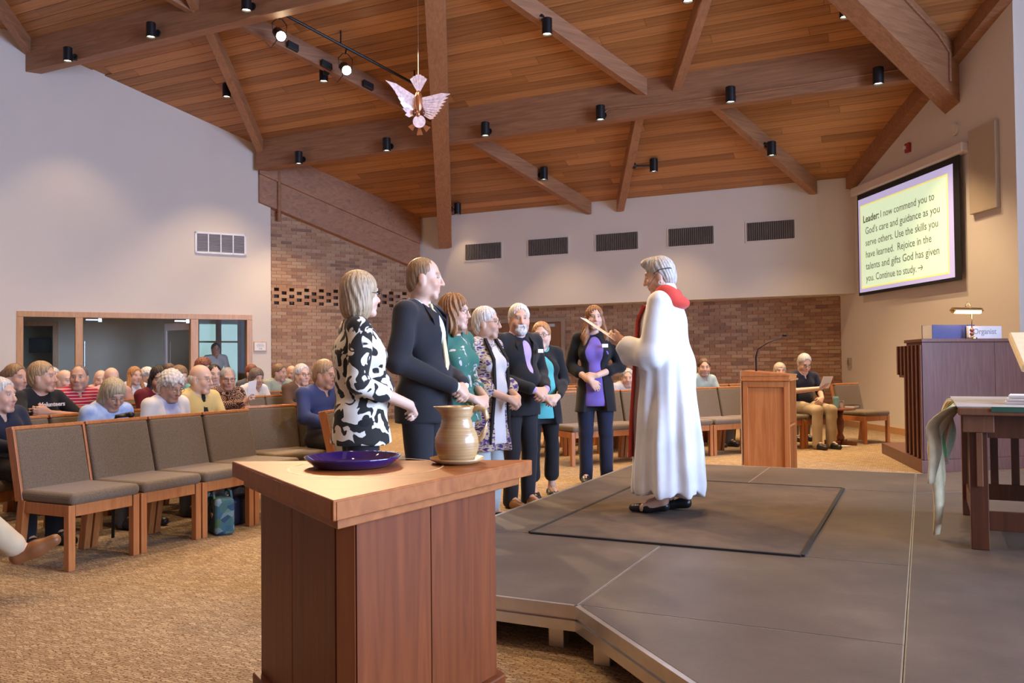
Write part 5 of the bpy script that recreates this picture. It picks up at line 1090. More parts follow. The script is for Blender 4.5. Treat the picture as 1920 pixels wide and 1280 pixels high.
def person(label, pos, az, h=1.70, pose='stand', top=None, low=None, hairs=('short', 'grey'), skin=(0.56, 0.33, 0.23), fem=False, z0=0.0, headaz=None, pitch=0.0, htop=None, arms='clasp',
           sleeve='long', inner=None, style='shirt', belly=0.0, sh=None, glasses=None, fine=0.008, coarse=0.018, hem=None, shoe=(0.02, 0.018, 0.018), group=None, beard=None, tie=None, shoetype='shoe', pants='full', collar=True, legs=True, lean=0.0, legmode=None, gscale=1.0):
    root = thing('person', label, 'person', (pos[0], pos[1], z0), azrot(az), group)
    s = h / 1.72; sh = (0.165 if fem else 0.19) * s if sh is None else sh; A = lambda *q: np.array(q, float)
    yaw = 0.0 if headaz is None else ((headaz - az + 180) % 360 - 180)
    R = rotm(yaw, pitch); hs = 1.0 * (0.96 if fem else 1.02) * gscale
    if pose == 'stand':
        pel, wai, che, nb = A(0, 0, .95) * s, A(0, .0, 1.08) * s, A(0, -.005, 1.27) * s, A(0, -.03, 1.445) * s
        hc = A(0, .012, 0) + A(0, 0, h - 0.128 * hs); hip = [A(x * .088, 0, .90) * s for x in (-1, 1)]; kne = [A(x * .095, .015, .49) * s for x in (-1, 1)]; ank = [A(x * .10, -.015, .085) * s for x in (-1, 1)]; shz = 1.405 * s
    else:
        htop = htop or 1.25; tz = (htop - 0.128 * hs - 0.555) / 0.64
        f = lambda z: 0.555 + (z - 0.555) * tz
        pel, wai, che, nb = A(0, -.06, .555), A(0, -.075 + lean * .2, f(.68)), A(0, -.07 + lean * .6, f(.88)), A(0, -.06 + lean * .9, f(1.045)); hc = A(0, -.0 + lean + 0.02 * math.sin(math.radians(pitch)), htop - 0.128 * hs)
        hip = [A(x * .09, -.03, .53) for x in (-1, 1)]; kne = [A(x * .11, .40, .51) for x in (-1, 1)]; ank = [A(x * .11, .38, .09) for x in (-1, 1)]; shz = f(1.0)
        if legmode == 'tuck': kne = [A(x * .09 - .02, .335, .51) for x in (-1, 1)]; ank = [A(x * .08 - .03, .315, .09) for x in (-1, 1)]
        if legmode == 'cross': kne = [A(-.10, .40, .53), A(.06, .42, .60)]; ank = [A(-.08, .40, .09), A(-.02, .78, .22)]
    sho = [A(x * sh, nb[1] + .01, shz) for x in (-1, 1)]
    zz = lambda z: (z * s if pose == 'stand' else 0.555 + (z - 0.95 * 1) * 0.0 + (z - .555) * ((htop - 0.128 * hs - 0.555) / 0.64))
    if pose == 'stand':
        elb = [A(x * (sh + .075), -.04, 1.13 * s) for x in (-1, 1)]; wri = [A(x * .070, .205 + belly, 1.0 * s) for x in (-1, 1)]; hand_c = A(0, .24 + belly, .975 * s)
    else:
        ez = 0.555 + 0.20 * tz; elb = [A(x * (sh + .03), .02, ez) for x in (-1, 1)]; wri = [A(x * .075, .24 + belly * .5, .66) for x in (-1, 1)]; hand_c = A(0, .27, .64)
    hd = [A(.75, .45, -.40), A(-.75, .45, -.40)]; hn = [A(0.1, -.9, -.5), A(-.1, -.9, -.5)]; cu = [38, 38]
    if arms == 'crossed': elb = [A(-(sh + .09), .10, .76), A(sh + .09, .10, .76)]; wri = [A(.13, .24, .82), A(-.13, .26, .77)]; hd = [A(.9, -.1, .2), A(-.9, -.15, -.05)]; hn = [A(0, -1, 0), A(0, -1, 0)]; cu = [20, 20]
    if arms == 'paper': wri[1] = A(.02, .36, .80); hd[1] = A(-.3, .6, .6); hn[1] = A(-.6, -.2, -.2); elb[1] = A(sh + .06, .10, .76)
    if arms == 'purple': wri = [A(-.02, .17, 1.045 * s), A(.05, .20, 1.0 * s)]; hd = [A(.9, .25, -.15), A(-.75, .2, -.75)]
    if arms == 'pastor': elb = [A(-(sh + .05), .03, 1.07 * s), A(sh + .05, .02, 1.09 * s)]; wri = [A(-.13, .225, 1.14 * s), A(.09, .24, 1.12 * s)]; hd = [A(.1, .8, .35), A(-.2, .8, .3)]; hn = [A(.8, .0, .3), A(-.6, 0, .6)]; cu = [30, 30]
    # ---- body: one continuous surface
    B = SDF(); g = 1.0
    B.cap(pel, wai, .115 * s, .105 * s, .04); B.cap(wai, che, .105 * s, .118 * s, .04); B.ell(che + A(0, 0, .02), (sh * .92, .105 * s, .16 * s), None, .05); B.cap(sho[0], sho[1], .05, .05, .04)
    if belly: B.ell(wai + A(0, .03 + belly * .5, 0), (.12, .09 + belly * .5, .13), None, .04)
    for i in (0, 1):
        B.cap(sho[i], elb[i], .048 * s, .040 * s, .02); B.cap(elb[i], wri[i], .040 * s, .027 * s, .015); add_hand(B, wri[i], hd[i], hn[i], (1 if i == 0 else -1) * (-1), cu[i], 0, .95 if fem else 1.05)
        if legs: B.cap(hip[i], kne[i], .078 * s, .054 * s, .03); B.cap(kne[i], ank[i] + A(0, 0, .02), .052 * s, .034 * s, .02); fd = A(0, .15, -.055) if legmode != 'cross' or i == 0 else A(.02, .13, .05); B.cap(ank[i], ank[i] + fd * (.9 if fem else 1), .036, .026, .02)
    add_head(B, hc, R, hs, fem, nb)
    zh = (hc[2] - .15, hc[2] + .16); hz_ = (min(w[2] for w in wri) - .13, max(w[2] for w in wri) + .09)
    zx = [(-.10, .10)] if arms not in ('crossed', 'pastor') else [(-.20, .20)]
    v, q = B.mesh(fine, coarse, (zx, [(-.11 + min(hc[1], 0), .13 + hc[1]), (hand_c[1] - .12, hand_c[1] + .14)], [zh, hz_]))
    np_obj('body', v, q, M_SKIN, root, face_cols(v, hc, R, hs, skin, HAIRC[hairs[1]] if hairs[1] in HAIRC and hairs[1] not in ('white', 'ltgrey') else (0.25, 0.2, 0.17), fem, beard))
    for x in (-1, 1):
        o = bpy.data.objects.new('eye', EYE); COL.objects.link(o); o.parent = root; p = hc + hs * (R @ A(x * .031, .0785, .012)); M_ = Matrix(tuple(tuple(float(q) for q in R[i] * hs) + (float(p[i]),) for i in range(3)) + ((0, 0, 0, 1),)); o.matrix_local = M_
    if beard is not None:
        Sb = SDF(); T = lambda x, y, z: hc + hs * (R @ A(x, y, z)); Sb.ell(T(0, .062, -.098), A(.046, .042, .036) * hs, R, .02); Sb.cap(T(-.024, .09, -.049), T(.024, .09, -.049), .008, .008, .01)
        for x in (-1, 1): Sb.cap(T(x * .028, .082, -.055), T(x * .034, .07, -.085), .010, .014, .02)
        v, q = Sb.mesh(.005, .005, None, lambda D, X, Y, Z: D + .0015 * np.sin(X * 260) * np.sin(Z * 210)); np_obj('beard', v, q, hair_mat(beard), root)
    hair(root, hairs[0], hairs[1], hc, R, hs, max(.005, fine * .8))
    if glasses:
        b = MB(); T = lambda x, y, z: hc + hs * (R @ A(x, y, z))
        for x in (-1, 1):
            b.tube([T(x * .033 + .023 * math.cos(a), .102 - .004 * abs(math.cos(a)), .008 + .017 * math.sin(a)) for a in np.linspace(0, 6.2832, 17)], .0019, 6); b.tube([T(x * .056, .098, .014), T(x * .078, .05, .014), T(x * .082, -.01, .012)], .0018, 6)
        b.tube([T(-.010, .103, .014), T(0, .106, .017), T(.010, .103, .014)], .0018, 6); b.build('glasses', glasses if not isinstance(glasses, bool) else M_DKFR, root)
    # ---- clothes
    def torso(S, inf, hemz, flare=0.0):
        S.cap(pel + A(0, 0, .02), wai, .125 * s + inf, .112 * s + inf, .04); S.cap(wai, che, .112 * s + inf, .122 * s + inf, .04); S.ell(che + A(0, .0, .02), (sh * .95 + inf, .112 * s + inf, .165 * s), None, .05); S.cap(sho[0] + A(.015, 0, .004), sho[1] + A(-.015, 0, .004), .054 + inf * .8, .054 + inf * .8, .04)
        S.cap(A(sho[0][0] * .45, nb[1], shz + .025), A(sho[1][0] * .45, nb[1], shz + .025), .052 + inf * .5, .052 + inf * .5, .03)
        if fem:
            for x in (-1, 1): S.ell(che + A(x * .07, .085, -.01), (.072, .06, .07), None, .04)
        if belly: S.ell(wai + A(0, .035 + belly * .5, 0), (.135 + inf, .09 + belly * .5 + inf, .14), None, .05)
        if hemz < pel[2] - .02 and pose == 'stand': S.cap(A(-.035, 0, pel[2]), A(-.035, .005, hemz), .13 * s + inf, .135 * s + inf + flare, .03); S.cap(A(.035, 0, pel[2]), A(.035, .005, hemz), .13 * s + inf, .135 * s + inf + flare, .03)
    def sleeves(S, inf, mode, bell=0.0):
        for i in (0, 1):
            S.cap(sho[i], elb[i], .056 * s + inf, .050 * s + inf + bell * .4, .025)
            if mode == 'long': S.cap(elb[i], elb[i] + .93 * (wri[i] - elb[i]), .050 * s + inf + bell * .4, .036 * s + inf + bell, .02)
            elif mode == 'three': S.cap(elb[i], elb[i] + .45 * (wri[i] - elb[i]), .050 * s + inf + bell * .4, .046 * s + inf + bell, .02)
            elif mode == 'short': pass
    neckcut = lambda S, r=.062: S.cap(nb + A(0, .012, -.02), nb + A(0, .05, .12), r, r + .02, .01, '-')
    if low is not None and legs:
        S = SDF(); S.cap(pel, wai + A(0, 0, -.03), .128 * s, .112 * s, .04)
        if belly: S.ell(wai + A(0, .03 + belly * .4, -.05), (.13, .09 + belly * .4, .10), None, .05)
        for i in (0, 1):
            en = 1.0 if pants == 'full' else .62
            S.cap(hip[i], kne[i], .094 * s, .070 * s, .03); e_ = kne[i] + en * (ank[i] + A(0, 0, -.03) - kne[i]) if not (legmode == 'cross' and i == 1) else kne[i] + .86 * (ank[i] - kne[i]); S.cap(kne[i], e_, .070 * s, .062 * s if en == 1 else .066, .02)
        v, q = S.mesh(.012 if fine < .01 else .016, .012 if fine < .01 else .016, None, folds(.004)); np_obj('trousers', v, q, low, root)
        for i in (0, 1):
            S = SDF(); a = ank[i]; d = A(0, 1, 0)
            if legmode == 'cross' and i == 1: d = A(.1, .85, .45)
            d /= np.linalg.norm(d); sole = a[2] - .085 if not (legmode == 'cross' and i == 1) else -9
            S.cap(a + A(0, -.03, -.04) if sole > -5 else a - .03 * d, a + .07 * d + A(0, 0, -.045 if sole > -5 else -.01), .042, .042, .03); S.cap(a + .07 * d + A(0, 0, -.05 if sole > -5 else -.01), a + .165 * d + A(0, 0, -.058 if sole > -5 else -.015), .041, .032, .03)
            if shoetype in ('sandal', 'pump'): S.cap(a + A(0, .03, .05), a + A(0, .06, -.012), .05, .042, .012, '-')
            S.fn((a - .3), (a + .3), lambda X, Y, Z, zz=sole: (zz + .003 - Z) + 0 * X + 0 * Y, .001, 'max')
            v, q = S.mesh(.008, .008); np_obj('shoe', v, q, plain('shoe_%d_%d_%d' % tuple(int(c * 255) for c in shoe), shoe, .4), root)
    hemz = (hem if hem is not None else .86) * s
    gm = fine * 1.15 if fine < .01 else fine * 1.3
    fo = folds(.007)
    if inner is not None:
        S = SDF(); torso(S, .002, (hemz + .06) if style != 'cardigan' else .80 * s); neckcut(S, .052 if tie is None else .05)
        if tie is not None or style == 'jacket':
            S.cap(nb + A(0, .0, -.0), nb + A(0, .012, .045), .072, .066, .01); S.cap(nb + A(0, .0, -.03), nb + A(0, .02, .10), .058, .058, .004, '-')
        if style == 'jacket': S.cap(elb[0] + .9 * (wri[0] - elb[0]), elb[0] + 1.0 * (wri[0] - elb[0]), .036, .034, .01); S.cap(elb[1] + .9 * (wri[1] - elb[1]), elb[1] + 1.0 * (wri[1] - elb[1]), .036, .034, .01)
        if pose == 'stand': S.fn((-1, -1, .4), (1, 1, 1.0), lambda X, Y, Z: (hemz + (.10 if style == 'jacket' else .05) - Z) + 0 * X + 0 * Y, .001, 'max')
        v, q = S.mesh(gm, gm, None, folds(.002)); np_obj('shirt', v, q, inner, root)
    if top is not None:
        S = SDF(); inf = {'jacket': .014, 'cardigan': .010, 'robe': .012}.get(style, .006); flare = {'blouse': .02, 'cardigan': .02, 'kimono': .03}.get(style, 0.0)
        torso(S, inf, hemz, flare); sleeves(S, inf * .8, sleeve, .035 if style == 'kimono' else 0.0)
        fy = che[1] + .112 * s + (.035 if fem else .02) + belly * .5
        if style == 'jacket': S.cap(A(0, fy + .02, wai[2] + .02), A(0, fy - .01, nb[2] + .03), .012, .085, .008, '-'); S.cap(A(0, fy + belly, hemz - .05), A(0, fy + .03 + belly, wai[2] - .04), .05, .008, .01, '-')
        elif style in ('cardigan', 'kimono'): S.cap(A(0, fy + .05, hemz - .2), A(0, fy + .03, wai[2]), .13, .085, .01, '-'); S.cap(A(0, fy + .02, wai[2]), A(0, fy, nb[2] + .03), .075, .080, .01, '-')
        neckcut(S, .064 if style in ('jacket', 'cardigan', 'kimono') else .060)
        if style == 'blouse': S.cap(A(0, fy + .04, che[2] + .05), A(0, fy - .03, nb[2] + .03), .008, .06, .01, '-')
        if style == 'shirt' and collar: S.cap(nb + A(0, .0, -.005), nb + A(0, .012, .042), .074, .068, .008); S.cap(nb + A(0, .0, -.04), nb + A(0, .03, .10), .060, .062, .004, '-'); S.cap(nb + A(0, .10, -.06), nb + A(0, .08, .06), .012, .03, .006, '-')
        if pose == 'stand': S.fn((-1, -1, hemz - .4), (1, 1, hemz + .02), lambda X, Y, Z: (hemz + .03 * np.sin(X * 9) * 0 - Z) + 0 * X + 0 * Y, .001, 'max')
        v, q = S.mesh(gm, gm, None, fo); np_obj({'jacket': 'jacket', 'cardigan': 'cardigan', 'kimono': 'kimono_jacket', 'blouse': 'blouse'}.get(style, 'shirt'), v, q, top, root)
        if style == 'jacket':
            sy = lambda xx, z: che[1] + (.112 * s + inf + belly * .55 * max(0, 1 - abs(z - wai[2]) / .16)) * math.sqrt(max(.1, 1 - (xx / (sh * .95 + inf)) ** 2)) + .003
            for x in (-1, 1):
                b = MB(); zt_ = nb[2] - .01; zb = wai[2] + .04
                pts = [(.066, zt_ + .025), (.108, zt_ - .07), (.088, zt_ - .12), (.016, zb), (.040, zt_ - .13), (.056, zt_ - .04)]
                b.add([(x * px_, (nb[1] + .06) if i == 0 else sy(px_, pz_), pz_) for i, (px_, pz_) in enumerate(pts)], [tuple(range(6))]); o = b.build('lapel', top, root); o.modifiers.new('s', 'SOLIDIFY').thickness = .008
    if tie is not None:
        b = MB(); y0 = che[1] + .112 * s + belly * .5; zt = nb[2] - .005
        P_ = [(.012, nb[1] + .078, zt + .02), (.016, nb[1] + .088, zt - .01), (.020, y0 - .005, zt - .12), (.028, y0 + .018 + belly * .3, wai[2] + .05), (.036, y0 + .016 + belly * .5, wai[2] - .06), (.0, y0 + .014 + belly * .5, wai[2] - .10)]
        vs_ = [(-w_, y, z) for w_, y, z in P_] + [(w_, y, z) for w_, y, z in P_]; n = len(P_); b.add(vs_, [(i, i + 1, n + i + 1, n + i) for i in range(n - 1)]); o = b.build('tie', tie, root); o.modifiers.new('s', 'SOLIDIFY').thickness = .008
    root['_j'] = 0; del root['_j']
    return root, dict(hc=hc, R=R, hs=hs, nb=nb, che=che, wai=wai, sho=sho, elb=elb, wri=wri, fy=che[1] + .112 * s + (.035 if fem else .02) + belly * .5, s=s, hand=hand_c)
M_DKFR = plain('glasses_frame', (0.03, 0.025, 0.025), 0.3); M_WIRE = plain('wire_frame', (0.45, 0.36, 0.26), 0.3, 0.8)
def tagbox(root, p, w=.065, h=.022, rotz=0.0, name='name_tag', mat=None):
    b = MB(); b.box(-w / 2, w / 2, -.003, .003, -h / 2, h / 2); o = b.build(name, mat or M_PAPER, root, bev=.001); o.location = tuple(map(float, p)); o.rotation_euler = (0, 0, rotz); return o
SK1 = (0.60, 0.355, 0.245); SK2 = (0.65, 0.41, 0.30); SK3 = (0.55, 0.31, 0.21)
K_BLK = cloth('cloth_black', (0.012, 0.012, 0.014)); K_DKSUIT = cloth('cloth_suit', (0.018, 0.017, 0.020)); K_WHT = cloth('cloth_white', (0.72, 0.72, 0.74)); K_NAVY = cloth('cloth_navy', (0.015, 0.018, 0.035)); K_JEAN = cloth('cloth_jean', (0.014, 0.018, 0.040)); K_KHAKI = cloth('cloth_khaki', (0.46, 0.36, 0.23)); K_GREY = cloth('cloth_grey', (0.10, 0.095, 0.09))
def at_px(x, D): r = ray(x, 800); return (r[0] / r[1] * D, D)
FI = 0.0065
# ---- the line of people standing before the stage
person('woman with a blonde bob in a black and white floral blouse', at_px(674, 4.52), 72, 1.685, top=cloth('cloth_bwfloral', (0.70, 0.64, 0.54), 'floral'), low=K_BLK, hairs=('bob', (0.42, 0.29, 0.17)), skin=SK2, fem=True, headaz=52, style='blouse', sleeve='three', hem=.80, belly=.05, sh=.18, glasses=True, fine=FI, coarse=.016)
r_, j = person('man in a dark suit with a pale yellow tie', at_px(795, 5.1), 108, 1.83, top=K_DKSUIT, low=K_DKSUIT, inner=cloth('cloth_shirtwhite', (0.70, 0.74, 0.82)), hairs=('buzz', 'ltbrown'), skin=SK1, headaz=88, pitch=2, style='jacket', hem=.80, tie=cloth('tie_yellow', (0.68, 0.55, 0.30)), fine=FI, coarse=.016, sh=.20, belly=.02)
person('woman with wavy auburn hair in a green floral blouse', at_px(852, 5.75), 122, 1.655, top=cloth('cloth_greenfloral', (0.045, 0.155, 0.115), 'sprig', (0.55, 0.48, 0.45)), low=K_WHT, hairs=('shag', (0.30, 0.14, 0.055)), skin=SK2, fem=True, headaz=108, style='blouse', sleeve='three', hem=.84, glasses=M_WIRE, fine=FI, coarse=.016)
r_, j = person('white haired woman in a purple streaked open jacket', at_px(912, 6.4), 122, 1.61, top=cloth('cloth_kimono', (0.3, 0.25, 0.4), 'streak'), low=cloth('cloth_paleblue', (0.50, 0.60, 0.62)), inner=K_WHT, hairs=('short', 'white'), skin=SK2, fem=True, headaz=103, style='kimono', sleeve='three', hem=.58, glasses=M_WIRE, fine=FI, coarse=.016, belly=.03)
for x in (-1, 1):
    b = MB(); fy = j['fy']; pts = [(x * .072, j['nb'][1] + .06, j['nb'][2] + .02), (x * .092, fy - .030, j['che'][2] + .03), (x * .092, fy - .022, j['wai'][2]), (x * .115, fy - .035, .75), (x * .13, fy - .035, .60)]
    b.add([(px_ - .016, py_ + .006, pz_) for px_, py_, pz_ in pts] + [(px_ + .016, py_ + .006, pz_) for px_, py_, pz_ in pts], [(i, i + 1, 6 + i, 5 + i) for i in range(4)]); o = b.build('black_band', K_BLK, r_); o.modifiers.new('s', 'SOLIDIFY').thickness = .012
r_, j = person('bearded man in a black jacket and lavender shirt', at_px(974, 7.1), 140, 1.675, top=K_BLK, low=K_DKSUIT, inner=cloth('cloth_lavender', (0.42, 0.30, 0.52)), hairs=('short', 'white'), skin=SK1, headaz=168, style='jacket', hem=.78, beard=(0.62, 0.58, 0.54), fine=FI, coarse=.016, shoe=(0.30, 0.14, 0.06), belly=.05, sh=.20)
tagbox(r_, (-.10, j['fy'] + .012, j['che'][2] + .05), .075, .03, .25)
person('woman with short ginger hair in a teal top and black cardigan', at_px(1016, 7.6), 165, 1.545, top=K_BLK, low=K_BLK, inner=cloth('cloth_teal', (0.10, 0.42, 0.42)), hairs=('short', (0.40, 0.19, 0.07)), skin=SK2, fem=True, headaz=188, style='cardigan', sleeve='long', hem=.72, glasses=True, fine=FI, coarse=.016, pants='capri', shoetype='sandal', belly=.06)
r_, j = person('tall woman with long auburn hair in a purple top', at_px(1117, 8.4), 186, 1.74, top=cloth('cloth_blacksheer', (0.010, 0.010, 0.012)), low=K_JEAN, inner=cloth('cloth_violet', (0.19, 0.13, 0.46)), hairs=('long', (0.26, 0.105, 0.035)), skin=SK2, fem=True, headaz=176, style='cardigan', sleeve='three', hem=.70, arms='purple', fine=FI, coarse=.016)
tagbox(r_, (-.10, j['fy'] + .012, j['che'][2] + .06), .06, .035, .2)
# ---- celebrant
r_, j = person('celebrant in a long white robe with a red stole', at_px(1243, 5.62), -68, 1.665, z0=ZS + .008, top=None, low=None, hairs=('quiff', (0.46, 0.41, 0.36)), skin=SK1, fem=True, headaz=-72, pitch=14, arms='pastor', fine=FI, coarse=.016)
M_ROBE = cloth('cloth_robe', (0.74, 0.73, 0.73), rough=0.75); s_ = j['s']
S = SDF(); A = lambda *q: np.array(q, float)
S.cap(j['sho'][0] + A(.03, 0, 0), j['sho'][1] + A(-.03, 0, 0), .070, .070, .05); S.ell(j['che'] + A(0, -.01, .02), (.185, .135, .19), None, .05); S.cap(A(0, -.01, 1.20), A(0, -.02, .95), .155, .175, .06); S.cap(A(-.03, -.02, .95), A(-.05, -.03, .17), .175, .215, .05); S.cap(A(.03, -.02, .95), A(.06, -.03, .17), .175, .225, .05)
for i in (0, 1): S.cap(j['sho'][i], j['elb'][i] + A(0, 0, -.01), .070, .078, .04); S.cap(j['elb'][i] + A(0, 0, -.01), j['wri'][i] + A(0, -.02, -.02), .078, .070, .03); S.cap(j['elb'][i] + A(0, .05, -.03), j['wri'][i] + A(0, -.03, -.10), .06, .045, .04); S.cap(j['wri'][i] + A(0, -.01, .005), j['wri'][i] + A(0, .12, .05), .048, .055, .008, '-')
S.cap(j['nb'] + A(0, -.01, -.03), j['nb'] + A(0, .0, .06), .085, .070, .02); S.cap(j['nb'] + A(0, .01, -.03), j['nb'] + A(0, .05, .12), .058, .072, .006, '-')
S.fn((-.6, -.6, -.2), (.6, .6, .3), lambda X, Y, Z: (.135 - Z) + 0 * X + 0 * Y, .001, 'max')
def robe_folds(D, X, Y, Z):
    a = np.arctan2(Y + .02, X); w = np.clip((1.15 - Z) / .7, 0, 1); return D + w * .016 * (np.sin(a * 9 + 1.2 * np.sin(Z * 4)) + .5 * np.sin(a * 17 + 2)) + .003 * np.sin(14 * Z + 9 * X + 3 * np.sin(9 * Y))
v, q = S.mesh(.009, .009, None, robe_folds); np_obj('robe', v, q, M_ROBE, r_)
M_STOLE = cloth('cloth_stole', (0.52, 0.045, 0.03)); S = SDF()
S.cap(j['sho'][0] + A(.06, -.03, .045), j['sho'][1] + A(-.06, -.03, .045), .075, .075, .04); S.ell(A(0, -.10, j['nb'][2] - .035), (.13, .085, .05), None, .04); S.cap(j['nb'] + A(0, .02, -.10), j['nb'] + A(0, .05, .14), .066, .095, .008, '-'); S.ell(j['che'] + A(0, -.01, .0), (.185, .135, .19), None, .005, '-'); S.cap(j['sho'][0], j['sho'][1], .062, .062, .005, '-')
v, q = S.mesh(.008, .008); np_obj('stole_collar', v, q, M_STOLE, r_)
for x in (-1, 1):
    b = MB(); pts = [(x * .075, .085, j['nb'][2] - .05), (x * .08, .128, 1.25), (x * .085, .148, 1.0), (x * .09, .178, .6), (x * .09, .19, .36)]
    b.add([(a_ - .05, y_, z_) for a_, y_, z_ in pts] + [(a_ + .05, y_, z_) for a_, y_, z_ in pts], [(i, i + 1, 6 + i, 5 + i) for i in range(4)]); o = b.build('stole_band', M_STOLE, r_); o.modifiers.new('s', 'SOLIDIFY').thickness = .012
for x in (-1, 1):
    S = SDF(); a = A(x * .085, -.02 + (.06 if x < 0 else -.05), .05); S.cap(a + A(0, -.06, .0), a + A(0, .05, -.012), .036, .034, .03); S.cap(a + A(0, .05, -.014), a + A(0, .15, -.022), .034, .024, .03); S.cap(a + A(0, .03, .06), a + A(0, .06, .016), .045, .034, .008, '-'); S.fn(a - .3, a + .3, lambda X, Y, Z: .002 - Z + 0 * X + 0 * Y, .001, 'max')
    v, q = S.mesh(.007, .007); np_obj('shoe', v, q, plain('shoe_black', (0.012, 0.012, 0.014), .3), r_)
b = MB(); T = lambda x, y, z: j['hc'] + j['hs'] * (j['R'] @ A(x, y, z)); b.tube([T(-.088, .02, .02), T(-.094, -.03, .035), T(-.08, -.09, .03), T(0, -.122, .02), T(.08, -.09, .03)], .003, 6); b.tube([T(-.086, .015, .0), T(-.075, .07, -.045), T(-.055, .095, -.058)], .0015, 6); b.build('headset_microphone', M_DKFR, r_)
b = MB(); b.tube([T(-.090 + .0 * k, -.008 + .010 * math.cos(k), -.052 + .012 * math.sin(k)) for k in np.linspace(0, 6.28, 13)], .003, 6); b.build('earring', plain('pearl', (0.8, 0.78, 0.75), .2), r_)
pw = np.array(r_.location) ; ca, sa = math.cos(r_.rotation_euler[2]), math.sin(r_.rotation_euler[2])
def loc2w(root, p): ca, sa = math.cos(root.rotation_euler[2]), math.sin(root.rotation_euler[2]); return np.array([root.location[0] + ca * p[0] - sa * p[1], root.location[1] + sa * p[0] + ca * p[1], root.location[2] + p[2]])
def sheet(root, p, rot, label, w=.15, h=.21, mat=None, name='paper_sheet'):
    b = MB(); b.box(-w / 2, w / 2, -h / 2, h / 2, -.001, .001); o = b.build(name, mat or M_PAPER); o.location = tuple(map(float, loc2w(root, p))); o.rotation_euler = (rot[0], rot[1], root.rotation_euler[2] + rot[2]); return tag(o, label, 'paper')
sheet(r_, (-.06, .40, 1.20), (.60, .0, .1), 'white script sheet held by the celebrant in the robe', .21, .28)

# ---- seated congregation
def row_at(px, k, fwd=0.0):       # point on row k of the left block below pixel column px
    r = ray(px, 800); m = r[0] / r[1]; q = rowpos(k, 0); s_q = (m * q[1] - q[0]) / (V[0] - m * V[1]); p = q + s_q * V; return p
def mid_at(px, k):                # point on row k of the middle block below pixel column px
    r = ray(px, 800); m = r[0] / r[1]; q = mid(k, 0); s_q = (m * q[1] - q[0]) / (dm[0] - m * dm[1]); return q + s_q * dm
def zt(px, y, D):                  # height above the floor of a pixel at distance D
    r = ray(px, y); return H + D / r[1] * r[2]
def sit(label, px, ytop, k=None, D=None, az=FU, fine=.009, coarse=.024, off=0.04, **kw):
    p = row_at(px, k) if k is not None else np.array([*at_px(px, D), 0]); d = azv(az); hd_ = p + d * 0.02
    t_ = zt(px, ytop, hd_[1]); p = p + (off - 0.04) * d
    fr = row_at(px, k) if k is not None else p
    kw.setdefault('hairs', ('short', 'grey')); st = kw.pop('hairpad', .012)
    return person(label, (p[0], p[1]), az, 1.68, pose='sit', htop=max(1.02, t_ - st), arms=kw.pop('arms', 'lap'), fine=fine, coarse=coarse, group='seated congregation', **kw)
sit('seated person in a dark cardigan with a red book, at the row end', 2, 706, 2, az=112, headaz=95, top=K_NAVY, low=K_BLK, hairs=('short', 'ltgrey'), fem=True)
r_, j = sit('man in a black volunteer tee with folded arms', 80, 676, 3, az=112, headaz=84, top=K_BLK, low=K_GREY, hairs=('short', 'sandy'), sleeve='short', arms='crossed', belly=.08, collar=False, skin=SK3, fine=.0075)
q, w_ = text_mesh('Volunteers', .05, plain('shirt_print', (0.75, 0.72, 0.74), .7), 'shirt_lettering', r_, Matrix.Identity(4), .001, .002); q.matrix_local = Matrix(((.24 / w_, 0, 0, -.12), (0, 0, -1, j['fy'] + .055), (0, 1, 0, j['che'][2] - .02), (0, 0, 0, 1)))
q.matrix_local = Matrix(((-.24 / w_, 0, 0, .12), (0, 0, 1, j['fy'] + .012), (0, 1, 0, j['che'][2] + .035), (0, 0, 0, 1)))
sit('grey blonde woman in a pale blue tie-dye top looking down', 194, 708, 2, az=118, headaz=128, pitch=26, lean=.10, top=cloth('cloth_tiedye', (0.50, 0.60, 0.78), 'tiedye', (0.24, 0.34, 0.62)), low=K_GREY, hairs=('bob', (0.46, 0.36, 0.22)), fem=True, style='blouse', glasses=M_WIRE, fine=.0075)
sit('white haired woman in a cream cardigan looking down', 289, 695, 2, off=.15, legmode='tuck', az=116, headaz=122, pitch=20, lean=.08, top=cloth('cloth_cream', (0.70, 0.66, 0.62)), inner=cloth('cloth_check', (0.35, 0.36, 0.55), 'tiedye', (0.6, 0.6, 0.7)), low=K_GREY, hairs=('curly', 'white'), fem=True, style='cardigan', glasses=M_WIRE, fine=.0075)
sit('balding man in a yellow shirt and dark tie', 375, 681, 2, off=.05, legmode='tuck', az=118, headaz=104, pitch=6, top=cloth('cloth_yellow', (0.62, 0.45, 0.17)), low=K_GREY, hairs=('fringe', 'ltgrey'), tie=K_BLK, glasses=M_WIRE, skin=SK2, fine=.0075, belly=.04)
r_, j = sit('woman in a brown paisley blouse holding a folded paper', 427, 687, 3, az=132, headaz=150, pitch=8, top=cloth('cloth_paisley', (0.24, 0.07, 0.035), 'paisley', (0.05, 0.018, 0.012)), low=K_BLK, hairs=('back', 'grey'), fem=True, glasses=True, arms='paper', fine=.0075, collar=False)
sheet(r_, (-.03, .42, .93), (1.25, 0.15, .2), 'folded white leaflet held by the woman in paisley', .11, .21)
sit('man in a red striped polo shirt', 148, 682, 4, az=122, headaz=165, top=cloth('cloth_redstripe', (0.42, 0.02, 0.035), 'stripe', (0.62, 0.40, 0.42)), low=K_GREY, hairs=('buzz', 'dkgrey'), skin=SK3, sleeve='short', belly=.05)
